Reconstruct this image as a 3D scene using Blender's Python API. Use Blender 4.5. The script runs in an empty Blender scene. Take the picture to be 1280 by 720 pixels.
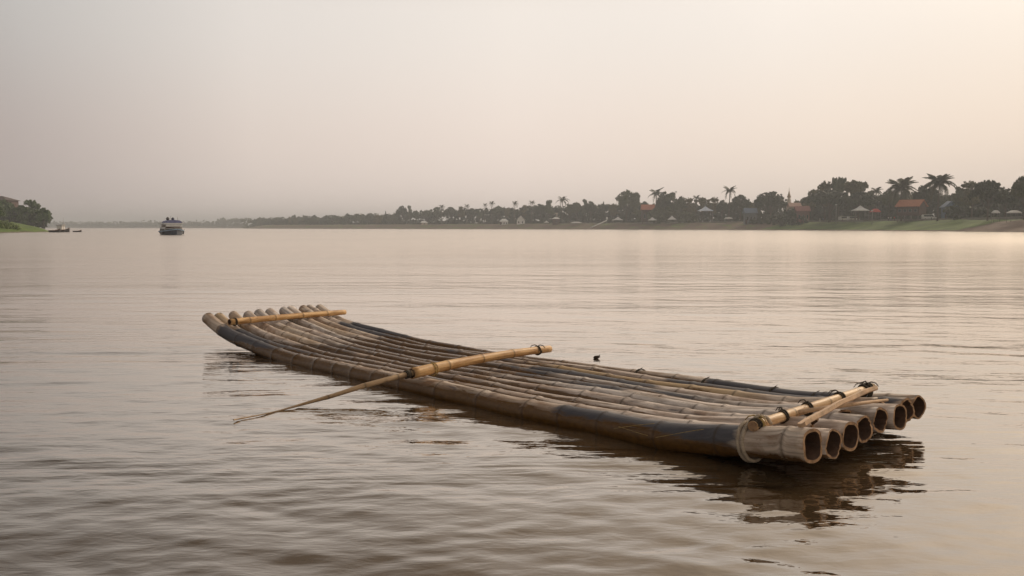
import bpy, math, random
import numpy as np
from mathutils import Vector, Matrix, noise as mnoise
R = random.Random(7)
D = bpy.data
C = bpy.context.scene.collection
rad = math.radians
FPX = 1280 * 35 / 36
HZ = 284.3
CAMH = 1.1

# ------------------------------------------------------------------ helpers
class MB:
    def __init__(s):
        s.v = []; s.f = []; s.m = []; s.uv = {}; s.sm = []
    def vert(s, p):
        s.v.append((p[0], p[1], p[2])); return len(s.v) - 1
    def face(s, ids, m=0, sm=False):
        s.f.append(tuple(ids)); s.m.append(m); s.sm.append(sm)
    def box(s, c, d, m=0, rz=0.0):
        cx, cy, cz = c; hx, hy, hz = d[0]/2, d[1]/2, d[2]/2
        ca, sa = math.cos(rz), math.sin(rz); b = len(s.v)
        for z in (-hz, hz):
            for x, y in ((-hx, -hy), (hx, -hy), (hx, hy), (-hx, hy)):
                s.v.append((cx + x*ca - y*sa, cy + x*sa + y*ca, cz + z))
        for q in ((0,3,2,1), (4,5,6,7), (0,1,5,4), (1,2,6,5), (2,3,7,6), (3,0,4,7)):
            s.face([b+i for i in q], m)
    def prism(s, pts, y0, y1, m=0):
        n = len(pts); b = len(s.v)
        for p in pts: s.v.append((p[0], y0, p[1]))
        for p in pts: s.v.append((p[0], y1, p[1]))
        s.face([b+i for i in range(n)], m); s.face([b+n+i for i in reversed(range(n))], m)
        for i in range(n):
            j = (i+1) % n
            s.face([b+j, b+i, b+n+i, b+n+j], m)
    def tube(s, pts, rr, n=10, m=0, caps=True, closed=False):
        pts = [Vector(p) for p in pts]; k = len(pts)
        if not hasattr(rr, '__len__'): rr = [rr]*k
        up = None; rings = []
        for i in range(k):
            if closed: t = pts[(i+1) % k] - pts[i-1]
            else: t = pts[min(i+1, k-1)] - pts[max(i-1, 0)]
            t.normalize()
            if up is None:
                up = Vector((0,0,1)) if abs(t.z) < .9 else Vector((1,0,0))
            a = t.cross(up)
            if a.length < 1e-6: a = t.orthogonal()
            a.normalize(); up = a.cross(t).normalized()
            ring = []
            for j in range(n):
                w = 2*math.pi*j/n
                ring.append(s.vert(pts[i] + a*(rr[i]*math.cos(w)) + up*(rr[i]*math.sin(w))))
            rings.append(ring)
        for i in range(k if closed else k-1):
            r0, r1 = rings[i], rings[(i+1) % k]
            for j in range(n):
                s.face([r0[j], r0[(j+1)%n], r1[(j+1)%n], r1[j]], m, True)
        if caps and not closed:
            s.face(list(reversed(rings[0])), m); s.face(rings[-1], m)
        return rings
    def build(s, name, mats, parent=None, **props):
        me = D.meshes.new(name)
        me.from_pydata(s.v, [], s.f)
        if not isinstance(mats, (list, tuple)): mats = [mats]
        for mt in mats: me.materials.append(mt)
        me.polygons.foreach_set('material_index', s.m)
        me.polygons.foreach_set('use_smooth', s.sm)
        me.update()
        o = D.objects.new(name, me); C.objects.link(o)
        if parent: o.parent = parent
        for k, v in props.items(): o[k] = v
        return o

def empty(name, loc, label, cat, group=None, rz=0):
    o = D.objects.new(name, None); C.objects.link(o)
    o.location = loc; o.rotation_euler = (0, 0, rz); o.empty_display_size = .3
    o['label'] = label; o['category'] = cat
    if group: o['group'] = group
    return o
def tag(o, label, cat, group=None):
    o['label'] = label; o['category'] = cat
    if group: o['group'] = group
    return o

# ------------------------------------------------------------------ materials
def newmat(name):
    m = D.materials.new(name); m.use_nodes = True
    nt = m.node_tree; p = nt.nodes['Principled BSDF']
    return m, nt, p
def N(nt, typ, **kw):
    n = nt.nodes.new(typ)
    for k, v in kw.items():
        if k in n.inputs.keys(): n.inputs[k].default_value = v
        else: setattr(n, k, v)
    return n
def mixc(nt, f, a, b, mode='MIX'):
    n = nt.nodes.new('ShaderNodeMix'); n.data_type = 'RGBA'; n.blend_type = mode
    for inp, v in ((n.inputs[0], f), (n.inputs[6], a), (n.inputs[7], b)):
        if hasattr(v, 'links') or isinstance(v, bpy.types.NodeSocket): nt.links.new(v, inp)
        elif isinstance(v, (int, float)): inp.default_value = v
        else: inp.default_value = (*v, 1)
    return n.outputs[2]
def math_(nt, op, a, b=0.0, clamp=False):
    n = nt.nodes.new('ShaderNodeMath'); n.operation = op; n.use_clamp = clamp
    for inp, v in ((n.inputs[0], a), (n.inputs[1], b)):
        if isinstance(v, bpy.types.NodeSocket): nt.links.new(v, inp)
        else: inp.default_value = v
    return n.outputs[0]
def ramp(nt, fac, stops, interp='LINEAR'):
    n = nt.nodes.new('ShaderNodeValToRGB'); n.color_ramp.interpolation = interp
    e = n.color_ramp.elements
    while len(e) < len(stops): e.new(.5)
    for el, (p, c) in zip(e, stops):
        el.position = p; el.color = (*c, 1) if len(c) == 3 else c
    nt.links.new(fac, n.inputs[0]); return n.outputs[0]
def noise(nt, vec, scale, detail=4, rough=.55, dist=0.0):
    n = N(nt, 'ShaderNodeTexNoise', Scale=scale, Detail=detail, Roughness=rough, Distortion=dist)
    nt.links.new(vec, n.inputs['Vector']); return n.outputs['Fac']
def mapping(nt, vec, sc, loc=(0,0,0), rot=(0,0,0)):
    n = nt.nodes.new('ShaderNodeMapping')
    n.inputs['Scale'].default_value = sc; n.inputs['Location'].default_value = loc; n.inputs['Rotation'].default_value = rot
    nt.links.new(vec, n.inputs['Vector']); return n.outputs[0]

def plain(name, col, rough=.7, var=.25, scale=3.0, bump=0.0, metallic=0.0):
    m, nt, p = newmat(name)
    tc = nt.nodes.new('ShaderNodeTexCoord')
    f = noise(nt, tc.outputs['Object'], scale, 5, .6)
    d = tuple(c*(1-var) for c in col); l = tuple(min(1, c*(1+var)) for c in col)
    nt.links.new(ramp(nt, f, [(.3, d), (.7, l)]), p.inputs['Base Color'])
    p.inputs['Roughness'].default_value = rough; p.inputs['Metallic'].default_value = metallic
    if bump:
        b = N(nt, 'ShaderNodeBump', Strength=bump, Distance=.01)
        nt.links.new(f, b.inputs['Height']); nt.links.new(b.outputs[0], p.inputs['Normal'])
    return m

def bamboo_mat(name, pale, mid, brown, wet=True, fresh=False, seed=0.0):
    """weathered bamboo; UV: x metres along the culm, y metres round it; attributes 'patina', 'ring', 'warm'"""
    m, nt, p = newmat(name); L = nt.links
    uv = nt.nodes.new('ShaderNodeUVMap'); uv.uv_map = 'UVMap'
    base = mapping(nt, uv.outputs[0], (1,1,1), (seed, seed*.37, 0))
    streak = noise(nt, mapping(nt, base, (2.2, 55, 1)), 1.0, 6, .65)
    fine = noise(nt, mapping(nt, base, (7, 260, 1)), 1.0, 3, .6)
    blotch = noise(nt, mapping(nt, base, (3.0, 9, 1)), 1.0, 6, .62, .8)
    speck = noise(nt, mapping(nt, base, (26, 42, 1)), 1.0, 5, .7, .5)
    col = ramp(nt, streak, [(.34, mid), (.50, pale), (.66, tuple(min(1, c*1.3) for c in pale))])
    col = mixc(nt, ramp(nt, blotch, [(.44, (0,0,0)), (.66, (1,1,1))]), col, brown)
    ad = N(nt, 'ShaderNodeAttribute', attribute_name='patina')
    aw = N(nt, 'ShaderNodeAttribute', attribute_name='warm')
    ar = N(nt, 'ShaderNodeAttribute', attribute_name='ring')
    col = mixc(nt, aw.outputs['Fac'], col, mixc(nt, streak, (.30,.19,.085), (.52,.36,.17)))
    # dark blue-black weathering film with a ragged edge
    pf = math_(nt, 'ADD', ad.outputs['Fac'], math_(nt, 'MULTIPLY', math_(nt, 'SUBTRACT', blotch, .5), 1.1))
    pf = math_(nt, 'ADD', pf, math_(nt, 'MULTIPLY', math_(nt, 'SUBTRACT', streak, .5), .9))
    pf = ramp(nt, pf, [(.24, (0,0,0)), (.52, (1,1,1))])
    film = mixc(nt, streak, (.018,.020,.028), (.085,.090,.110))
    col = mixc(nt, math_(nt, 'MULTIPLY', pf, .92), col, film)
    # specks of mould and scuffs
    col = mixc(nt, ramp(nt, speck, [(.60, (0,0,0)), (.72, (.75,.75,.75))]), col, (.10,.070,.045))
    col = mixc(nt, ramp(nt, fine, [(.62, (0,0,0)), (.8, (.5,.5,.5))]), col, (.07,.045,.03))
    if wet:
        tc = nt.nodes.new('ShaderNodeTexCoord')
        sx = nt.nodes.new('ShaderNodeSeparateXYZ'); L.new(tc.outputs['Object'], sx.inputs[0])
        h = math_(nt, 'ADD', sx.outputs[2], math_(nt, 'MULTIPLY', math_(nt, 'SUBTRACT', blotch, .5), .09))
        h = math_(nt, 'ADD', h, math_(nt, 'MULTIPLY', math_(nt, 'SUBTRACT', streak, .5), .05))
        wf = ramp(nt, math_(nt, 'MULTIPLY', h, 5.0), [(.14, (1,1,1)), (.38, (.9,.9,.9)), (.46, (0,0,0))])
        stain = mixc(nt, speck, (.20,.095,.020), (.04,.020,.008))
        col = mixc(nt, wf, col, stain)
        L.new(ramp(nt, wf, [(0, (.58,)*3), (1, (.22,)*3)]), p.inputs['Roughness'])
    else:
        p.inputs['Roughness'].default_value = .48 if fresh else .6
    p.inputs['Specular IOR Level'].default_value = .28
    col = mixc(nt, ar.outputs['Fac'], col, (.055,.036,.024))
    L.new(col, p.inputs['Base Color'])
    b = N(nt, 'ShaderNodeBump', Strength=.55, Distance=.004)
    L.new(math_(nt, 'ADD', math_(nt, 'MULTIPLY', streak, .8), math_(nt, 'ADD', math_(nt, 'MULTIPLY', speck, .5), math_(nt, 'MULTIPLY', fine, .3))), b.inputs['Height'])
    L.new(b.outputs[0], p.inputs['Normal'])
    return m

M = {}
M['bamboo'] = [bamboo_mat('weathered_bamboo_%d' % i, a, b, c, seed=i*3.7) for i, (a, b, c) in enumerate([
    ((.54,.445,.36), (.30,.235,.185), (.24,.145,.085)),
    ((.62,.53,.46), (.37,.30,.25), (.30,.205,.145)),
    ((.52,.46,.415), (.29,.25,.22), (.21,.155,.115))])]
M['fresh'] = bamboo_mat('yellow_bamboo', (.60,.375,.17), (.40,.215,.08), (.33,.155,.05), wet=False, fresh=True, seed=31)
M['pale_bar'] = bamboo_mat('peeled_bamboo', (.66,.46,.26), (.50,.31,.15), (.38,.21,.09), wet=False, fresh=True, seed=44)
M['pole'] = bamboo_mat('pole_bamboo', (.38,.26,.15), (.22,.14,.075), (.13,.08,.045), wet=False, seed=52)
M['cut'] = plain('cut_bamboo_wall', (.36,.215,.115), .8, .45, 40, .5)
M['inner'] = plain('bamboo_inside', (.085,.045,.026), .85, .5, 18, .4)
M['plank'] = plain('split_plank', (.50,.33,.20), .7, .35, 14, .5)
M['cord'] = plain('dark_cord', (.045,.032,.018), .85, .5, 60, .6)
M['straw'] = plain('straw_cord', (.38,.26,.09), .8, .4, 60, .5)
M['rope'] = plain('pale_rope', (.42,.34,.25), .85, .25, 50, .6)
M['husk'] = plain('husk', (.045,.026,.014), .85, .5, 30, .6)

# water: muddy river
def water_mat():
    m, nt, p = newmat('river_water'); L = nt.links
    geo = nt.nodes.new('ShaderNodeNewGeometry'); P = geo.outputs['Position']
    big = noise(nt, mapping(nt, P, (.045, .16, 1), rot=(0,0,rad(-12))), 1.0, 4, .55)
    mud = noise(nt, mapping(nt, P, (.25, .5, 1)), 1.0, 4, .6)
    L.new(mixc(nt, mud, (.048,.031,.016), (.075,.049,.026)), p.inputs['Base Color'])
    p.inputs['IOR'].default_value = 1.62
    dv = nt.nodes.new('ShaderNodeVectorMath'); dv.operation = 'LENGTH'; L.new(P, dv.inputs[0])
    L.new(ramp(nt, math_(nt, 'DIVIDE', dv.outputs['Value'], 300.0), [(.02, (.022,)*3), (.08, (.13,)*3), (.3, (.21,)*3)]), p.inputs['Roughness'])
    n1 = noise(nt, mapping(nt, P, (1.0, 1.9, 1), rot=(0,0,rad(-22))), .9, 3, .55, .4)
    n2 = noise(nt, mapping(nt, P, (1.0, 2.2, 1), rot=(0,0,rad(18))), 3.6, 3, .5, .6)
    n3 = noise(nt, mapping(nt, P, (1.0, 1.8, 1), rot=(0,0,rad(-8))), 12.0, 2, .5, .5)
    gust = ramp(nt, big, [(.36, (.28,)*3), (.62, (1,)*3)])
    h = math_(nt, 'ADD', math_(nt, 'MULTIPLY', n1, .006), math_(nt, 'MULTIPLY', n2, .0046))
    h = math_(nt, 'ADD', h, math_(nt, 'MULTIPLY', n3, .0022))
    n0 = noise(nt, mapping(nt, P, (.10, .55, 1), rot=(0,0,rad(5))), 1.0, 5, .62, .5)
    h = math_(nt, 'ADD', h, math_(nt, 'MULTIPLY', n0, .055))
    b = N(nt, 'ShaderNodeBump', Strength=1.0, Distance=1.0)
    L.new(math_(nt, 'MULTIPLY', h, gust), b.inputs['Height'])
    L.new(b.outputs[0], p.inputs['Normal'])
    # added mirror layer over the water, stronger at shallow angles, to brighten it
    gl_ = N(nt, 'ShaderNodeBsdfGlossy'); gl_.inputs['Color'].default_value = (.98,.90,.81,1)
    L.new(b.outputs[0], gl_.inputs['Normal']); L.new(p.inputs['Roughness'].links[0].from_socket, gl_.inputs['Roughness'])
    ms = nt.nodes.new('ShaderNodeMixShader'); lw = nt.nodes.new('ShaderNodeLayerWeight'); lw.inputs['Blend'].default_value = .5; L.new(b.outputs[0], lw.inputs['Normal'])
    L.new(math_(nt, 'MULTIPLY', math_(nt, 'POWER', lw.outputs['Facing'], 4.8), .84, True), ms.inputs[0])
    L.new(p.outputs[0], ms.inputs[1]); L.new(gl_.outputs[0], ms.inputs[2])
    L.new(ms.outputs[0], nt.nodes['Material Output'].inputs['Surface'])
    return m
M['water'] = water_mat()

def leaf_mat(name, a, b):
    m, nt, p = newmat(name); L = nt.links
    tc = nt.nodes.new('ShaderNodeTexCoord')
    f = noise(nt, tc.outputs['Object'], 3.2, 3, .6)
    oi = nt.nodes.new('ShaderNodeObjectInfo')
    g = nt.nodes.new('ShaderNodeNewGeometry')
    f2 = math_(nt, 'ADD', math_(nt, 'MULTIPLY', f, .6), math_(nt, 'MULTIPLY', g.outputs['Random Per Island'], .45))
    c = ramp(nt, f2, [(.25, a), (.75, b)])
    c = mixc(nt, math_(nt, 'MULTIPLY', oi.outputs['Random'], .55), c, tuple((x+y)*.5*k for x, y, k in zip(a, b, (1.45, 1.05, .8))))
    L.new(c, p.inputs['Base Color']); p.inputs['Roughness'].default_value = .65
    return m
M['leaf'] = leaf_mat('broad_leaves', (.036,.050,.017), (.095,.115,.036))
M['leaf_dark'] = leaf_mat('dark_leaves', (.020,.032,.012), (.048,.066,.022))
M['leaf_olive'] = leaf_mat('olive_leaves', (.060,.062,.020), (.14,.13,.045))
M['leaf_green'] = leaf_mat('green_leaves', (.030,.062,.012), (.080,.135,.028))
M['palm'] = leaf_mat('palm_leaves', (.038,.046,.014), (.095,.098,.034))
M['bush'] = leaf_mat('bush_leaves', (.045,.085,.012), (.13,.20,.030))
M['bark'] = plain('bark', (.11,.085,.062), .9, .35, 4, .3)

def bank_mat():
    m, nt, p = newmat('bank_ground'); L = nt.links
    g = nt.nodes.new('ShaderNodeNewGeometry'); P = g.outputs['Position']
    a = N(nt, 'ShaderNodeAttribute', attribute_name='grass')
    n1 = noise(nt, mapping(nt, P, (1,1,6)), .12, 6, .65)
    n2 = noise(nt, P, 1.1, 5, .7)
    soil = ramp(nt, n2, [(.3, (.085,.055,.038)), (.6, (.16,.105,.075)), (.8, (.27,.20,.15))])
    grass = ramp(nt, n1, [(.3, (.045,.075,.014)), (.7, (.125,.185,.028))])
    f = math_(nt, 'ADD', a.outputs['Fac'], math_(nt, 'MULTIPLY', math_(nt, 'SUBTRACT', n1, .5), 1.3))
    f = math_(nt, 'ADD', f, math_(nt, 'MULTIPLY', math_(nt, 'SUBTRACT', n2, .5), .6))
    L.new(mixc(nt, ramp(nt, f, [(.42, (0,0,0)), (.58, (1,1,1))]), soil, grass), p.inputs['Base Color'])
    p.inputs['Roughness'].default_value = .95
    return m
M['bank'] = bank_mat()
M['hill'] = plain('far_hill', (.05,.065,.035), .95, .3, .01)
M['paving'] = plain('promenade_paving', (.26,.235,.21), .9, .2, .4)

# ------------------------------------------------------------------ world, sun, haze
SUN_AZ, SUN_EL = 41.0, 32.0       # degrees right of the view direction, above the horizon
w = D.worlds.new('World'); bpy.context.scene.world = w; w.use_nodes = True
nt = w.node_tree; L = nt.links
bg = nt.nodes['Background']; bg.inputs['Strength'].default_value = .1
sky = nt.nodes.new('ShaderNodeTexSky'); sky.sky_type = 'NISHITA'; sky.sun_disc = False
sky.sun_elevation = rad(SUN_EL); sky.sun_rotation = rad(SUN_AZ); sky.dust_density = 6; sky.air_density = 1.5
tc = nt.nodes.new('ShaderNodeTexCoord')
nv = nt.nodes.new('ShaderNodeVectorMath'); nv.operation = 'NORMALIZE'; L.new(tc.outputs['Generated'], nv.inputs[0])
sp = nt.nodes.new('ShaderNodeSeparateXYZ'); L.new(nv.outputs[0], sp.inputs[0])
u = math_(nt, 'ADD', math_(nt, 'MULTIPLY', sp.outputs[0], 1.0), .5, True)
low = ramp(nt, u, [(0, (.42,.345,.325)), (.06, (.48,.405,.38)), (.25, (.77,.655,.59)), (.5, (.90,.76,.68)), (.8, (.86,.72,.62)), (.95, (.76,.63,.54))])
high = ramp(nt, u, [(0, (.42,.395,.375)), (.07, (.54,.51,.485)), (.25, (.775,.715,.665)), (.5, (.875,.80,.735)), (.75, (.80,.74,.69)), (.95, (.60,.555,.52)), (1, (.55,.51,.475))])
zf = ramp(nt, sp.outputs[2], [(.0, (0,0,0)), (.06, (.12,)*3), (.21, (1,1,1))], 'EASE')
g = mixc(nt, zf, low, high)
upper = ramp(nt, u, [(0, (.04,.033,.026)), (.12, (.09,.074,.058)), (.35, (.24,.19,.145)), (.6, (.50,.39,.285)), (.95, (.85,.66,.46))])
g = mixc(nt, ramp(nt, sp.outputs[2], [(.21, (0,0,0)), (.46, (1,1,1))]), g, upper)
zen = ramp(nt, sp.outputs[2], [(.5, (0,0,0)), (.85, (1,1,1))], 'EASE')
g = mixc(nt, zen, g, ramp(nt, u, [(.05, (.22,.21,.205)), (.5, (.47,.45,.43)), (1, (.56,.52,.48))]))
sd = Vector((math.sin(rad(SUN_AZ))*math.cos(rad(SUN_EL)), math.cos(rad(SUN_AZ))*math.cos(rad(SUN_EL)), math.sin(rad(SUN_EL))))
dt = nt.nodes.new('ShaderNodeVectorMath'); dt.operation = 'DOT_PRODUCT'; L.new(nv.outputs[0], dt.inputs[0]); dt.inputs[1].default_value = sd
halo = math_(nt, 'POWER', math_(nt, 'MAXIMUM', dt.outputs['Value'], 0.0), 15.0)
halo = math_(nt, 'MULTIPLY', halo, 1.2)
gl = nt.nodes.new('ShaderNodeVectorMath'); gl.operation = 'SCALE'; gl.inputs[0].default_value = (1.0, .85, .70); L.new(halo, gl.inputs['Scale'])
ga = nt.nodes.new('ShaderNodeVectorMath'); ga.operation = 'ADD'; L.new(g, ga.inputs[0]); L.new(gl.outputs[0], ga.inputs[1])
gs = nt.nodes.new('ShaderNodeVectorMath'); gs.operation = 'SCALE'; gs.inputs['Scale'].default_value = 10.0; L.new(ga.outputs[0], gs.inputs[0])
L.new(mixc(nt, .93, sky.outputs[0], gs.outputs[0]), bg.inputs['Color'])

sl = D.lights.new('sun', 'SUN'); sl.energy = 1.5; sl.angle = rad(18); sl.color = (1, .84, .64)
so = D.objects.new('sun', sl); C.objects.link(so); so.rotation_euler = (-sd).to_track_quat('-Z', 'Y').to_euler()

# camera
cd = D.cameras.new('camera'); cam = D.objects.new('camera', cd); C.objects.link(cam)
cd.lens = 35; cd.sensor_width = 36; cd.clip_start = .05; cd.clip_end = 20000
cam.location = (0, 0, CAMH); cam.rotation_euler = (rad(90) - math.atan((360 - HZ)/FPX), 0, 0)
bpy.context.scene.camera = cam
sc = bpy.context.scene
sc.view_settings.view_transform = 'Standard'; sc.view_settings.look = 'None'
sc.view_settings.gamma = 1; sc.view_settings.exposure = .10; sc.view_settings.use_curve_mapping = False

def build_haze():
    mb = MB(); mb.box((0, 1500, 18), (7000, 7400, 40))
    m = D.materials.new('haze_air'); m.use_nodes = True; t = m.node_tree
    t.nodes.clear(); out = t.nodes.new('ShaderNodeOutputMaterial'); v = t.nodes.new('ShaderNodeVolumePrincipled')
    v.inputs['Color'].default_value = (.88,.92,.97,1); v.inputs['Density'].default_value = .00052
    v.inputs['Anisotropy'].default_value = .2
    t.links.new(v.outputs[0], out.inputs['Volume'])
    return mb.build('haze', m, kind='stuff', label='thin warm haze hanging over the whole river')
build_haze()

# ------------------------------------------------------------------ water surface
def build_water():
    rng = np.random.default_rng(3)
    th = np.concatenate([np.linspace(-180, -42, 40)[:-1], np.linspace(-42, 42, 560), np.linspace(42, 180, 40)[1:-1]])
    th = np.radians(th); r = np.concatenate([[0.0], np.geomspace(.6, 3400, 1600)])
    nth, nr = len(th), len(r)
    RR, TT = np.meshgrid(r, th, indexing='ij')
    X = RR*np.sin(TT); Y = RR*np.cos(TT)
    Z = np.zeros_like(X)
    cell = np.maximum(RR*.0055, .009)
    for i in range(110):
        lam = .07 * (1.5/.07)**rng.random()
        ang = rad(rng.normal(72, 30)) if rng.random() < .75 else rng.random()*6.28
        k = 2*np.pi/lam; slope = .0076*(.22/max(lam, .22))**.62
        fade = np.clip((lam/(cell*3.2) - 1)/1.2, 0, 1)
        ph = rng.random()*6.28
        # slow bending of the crests so they do not run straight
        wob = .35*np.sin(X*.31 + Y*.17 + ph)+.3*np.sin(Y*.43 - X*.23 + 2*ph)
        Z += fade*slope/k*np.sin(k*(X*np.cos(ang) + Y*np.sin(ang)) + ph + wob)
    Z *= (.75 + .35*np.sin(X*.21+1)*np.sin(Y*.33+.4))
    V = np.stack([X, Y, Z], -1).reshape(-1, 3)
    i = np.arange(nr-1)[:, None]*nth; j = np.arange(nth)[None, :]; j2 = (j+1) % nth
    F = np.stack([i+j, i+nth+j, i+nth+j2, i+j2], -1).reshape(-1, 4)
    me = D.meshes.new('river_water')
    me.vertices.add(len(V)); me.vertices.foreach_set('co', V.ravel().astype(np.float32))
    me.loops.add(F.size); me.loops.foreach_set('vertex_index', F[:, ::-1].ravel().astype(np.int32))
    me.polygons.add(len(F)); me.polygons.foreach_set('loop_start', np.arange(0, F.size, 4, dtype=np.int32))
    me.polygons.foreach_set('use_smooth', np.ones(len(F), dtype=bool))
    me.update(calc_edges=True); me.validate()
    me.materials.append(M['water'])
    o = D.objects.new('water', me); C.objects.link(o); o['kind'] = 'structure'
    # face up
    if me.polygons[len(me.polygons)//2].normal.z < 0: me.flip_normals()
build_water()

# ------------------------------------------------------------------ the raft
RX, RY = 1.3165, 4.2725
AX = Vector((-.63316, .77402, 0)); PR = Vector((.77402, .63316, 0))
def rp(t, wd, z): return Vector((RX, RY, 0)) + AX*t + PR*wd + Vector((0, 0, z))
ZK = [(-.05,.148), (0,.142), (.35,.105), (.85,.050), (1.9,.036), (3,.026), (4.2,.014), (4.8,.020), (5.3,.045), (5.7,.075), (6.0,.105), (6.3,.147), (6.6,.232), (6.8,.290), (7.1,.385)]
def lerp(K, t):
    if t <= K[0][0]: return K[0][1]
    for i in range(len(K)-1):
        if t <= K[i+1][0]:
            a, b = K[i], K[i+1]; u = (t-a[0])/(b[0]-a[0]); return a[1]+(b[1]-a[1])*u
    return K[-1][1]
def smooth(K, t, h=.22): return (lerp(K, t-h)+2*lerp(K, t-h/2)+2*lerp(K, t)+2*lerp(K, t+h/2)+lerp(K, t+h))/8
RK = [(0,.0745), (1.0,.072), (3.0,.068), (5.0,.061), (6.0,.057), (7.1,.056)]

def culm(mb, path, radf, t0, t1, nodes, patina, warm, hollow=True, wall=.017, depth=.45, seg=28, step=.045, ringw=.013, swell=.065, jag=0.0, seed=0, patside=None):
    """bamboo culm from t0 (cut open end) to t1; path(t)->Vector, radf(t)->radius. Returns per-vertex data arrays."""
    rr = random.Random(seed)
    ts = set()
    n = max(4, int(round((t1-t0)/step)))
    for i in range(n+1): ts.add(round(t0+(t1-t0)*i/n, 4))
    for nd in nodes:
        for d in (-.035, -.018, -.010, -.004, .003, .008, .016, .035):
            if t0+.01 < nd+d < t1-.01: ts.add(round(nd+d, 4))
    ts = sorted(ts)
    ts2 = [ts[0]]
    for t in ts[1:]:
        if t-ts2[-1] > .0025: ts2.append(t)
    ts = ts2
    data = []   # (uvx, uvy, patina, warm, ring)
    def frame(t):
        d = (path(t+.01)-path(t-.01)).normalized()
        a = d.cross(Vector((0,0,1))).normalized(); u = a.cross(d).normalized()
        return path(t), a, u, d
    rings = []; k0 = rr.random()*10; ov = rr.uniform(-.035, .035)
    for t in ts:
        P, a, u, d = frame(t); r = radf(t); ring_v = 0.0
        for nd in nodes:
            x = t-nd
            r *= 1 + swell*math.exp(-(x/.017)**2) - .035*math.exp(-((x+.003)/.004)**2) + .02*math.exp(-((x-.03)/.04)**2)
            ring_v = max(ring_v, math.exp(-((x+.003)/(ringw*.55))**2))
        r *= 1 + .014*math.sin(t*2.3+k0)+.01*math.sin(t*5.1+k0*2)
        ring = []
        for j in range(seg+1):
            w_ = 2*math.pi*j/seg
            sh = Vector((0,0,0))
            if jag and t == ts[0]: sh = d*(jag*(.5+.5*math.sin(w_*3+k0))*(.4+.6*abs(math.sin(w_*7+k0*3))))
            q = P + a*(r*(1+ov)*math.cos(w_)) + u*(r*(1-ov)*math.sin(w_)) + sh
            mb.vert(q)
            ring.append(len(mb.v)-1)
            pv = patina(t, w_) if patina else 0
            data.append((t+seed*1.3, w_*r*.9, pv, warm(t) if warm else 0, min(1, ring_v)*.68))
        rings.append(ring)
    for i in range(len(rings)-1):
        for j in range(seg):
            mb.face([rings[i][j], rings[i][j+1], rings[i+1][j+1], rings[i+1][j]], 0, True)
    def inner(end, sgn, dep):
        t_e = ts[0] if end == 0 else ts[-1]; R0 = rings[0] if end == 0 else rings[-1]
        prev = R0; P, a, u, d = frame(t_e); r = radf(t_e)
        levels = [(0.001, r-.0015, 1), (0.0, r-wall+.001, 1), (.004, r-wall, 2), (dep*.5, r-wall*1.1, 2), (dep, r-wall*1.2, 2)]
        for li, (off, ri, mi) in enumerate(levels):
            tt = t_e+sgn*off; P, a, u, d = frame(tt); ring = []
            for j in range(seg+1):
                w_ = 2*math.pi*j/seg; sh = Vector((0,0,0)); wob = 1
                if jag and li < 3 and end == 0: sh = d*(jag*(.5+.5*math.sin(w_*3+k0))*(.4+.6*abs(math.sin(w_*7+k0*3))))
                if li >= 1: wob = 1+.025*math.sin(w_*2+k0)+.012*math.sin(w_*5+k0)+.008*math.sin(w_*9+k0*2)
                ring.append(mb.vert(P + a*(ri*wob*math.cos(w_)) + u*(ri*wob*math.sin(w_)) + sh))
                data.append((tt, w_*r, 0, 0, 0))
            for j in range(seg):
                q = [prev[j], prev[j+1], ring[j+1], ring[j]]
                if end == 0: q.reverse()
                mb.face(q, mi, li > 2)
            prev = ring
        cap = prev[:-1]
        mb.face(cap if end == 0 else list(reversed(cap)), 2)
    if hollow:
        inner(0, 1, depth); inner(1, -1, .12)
    else:
        mb.face(rings[0][:-1], 1); mb.face(list(reversed(rings[-1][:-1])), 1)
    return data
def culm_obj(name, mats, parent, **kw):
    mb = MB(); data = culm(mb, **kw)
    o = mb.build(name, mats, parent); me = o.data
    arr = np.array(data, dtype=np.float32)
    for nm, col in (('patina', 2), ('warm', 3), ('ring', 4)):
        at = me.attributes.new(nm, 'FLOAT', 'POINT'); at.data.foreach_set('value', arr[:, col].copy())
    uvl = me.uv_layers.new(name='UVMap')
    vi = np.zeros(len(me.loops), dtype=np.int32); me.loops.foreach_get('vertex_index', vi)
    uvl.data.foreach_set('uv', arr[vi][:, 0:2].copy().ravel())
    return o

raft = empty('bamboo_raft', (0, 0, 0), 'long empty bamboo raft with upturned end floating in the foreground', 'raft')
ENDS_T = [.018, .009, .19, .062, .098, .27, .156, .145, .33, .244, .255]
ENDS_W = [.008, .170, .28, .385, .565, .70, .80, .955, 1.075, 1.19, 1.34]
TIPS_T = [6.62, 6.76, 6.73, 6.76, 6.84, 6.93, 6.87, 6.92, 6.87, 7.0, 7.04]
MIDW = [i*.139 for i in range(11)]
TIPW = [.0, .16, .30, .45, .60, .76, .89, 1.0, 1.12, 1.26, 1.385]
def win(a, b, s=.16):
    def f(t):
        return max(0, min(1, (t-a)/s+.5))*max(0, min(1, (b-t)/s+.5))
    return f
DARK = {0: [(4.7, 6.25, 1), (.40, 1.6, 1.1), (2.2, 2.7, .25)], 1: [(4.5, 6.25, .95), (2.9, 3.3, .3)], 2: [(4.2, 5.4, .45), (2.4, 3.0, .3)],
        3: [(4.6, 5.2, .6), (1.0, 1.6, .3)], 4: [(4.0, 5.1, .5)], 5: [(1.8, 3.1, .5), (4.2, 4.9, .5)], 6: [(2.6, 4.0, .45), (4.5, 5, .5), (1.2, 2.0, .4)],
        7: [(1.8, 3.0, .72), (3.9, 5.2, .45)], 8: [(3.4, 5.4, .5)], 9: [(4.6, 6.3, .95), (.3, 1.95, .95)], 10: [(4.3, 6.3, 1.0), (.55, 1.7, 1.1)]}
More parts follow.
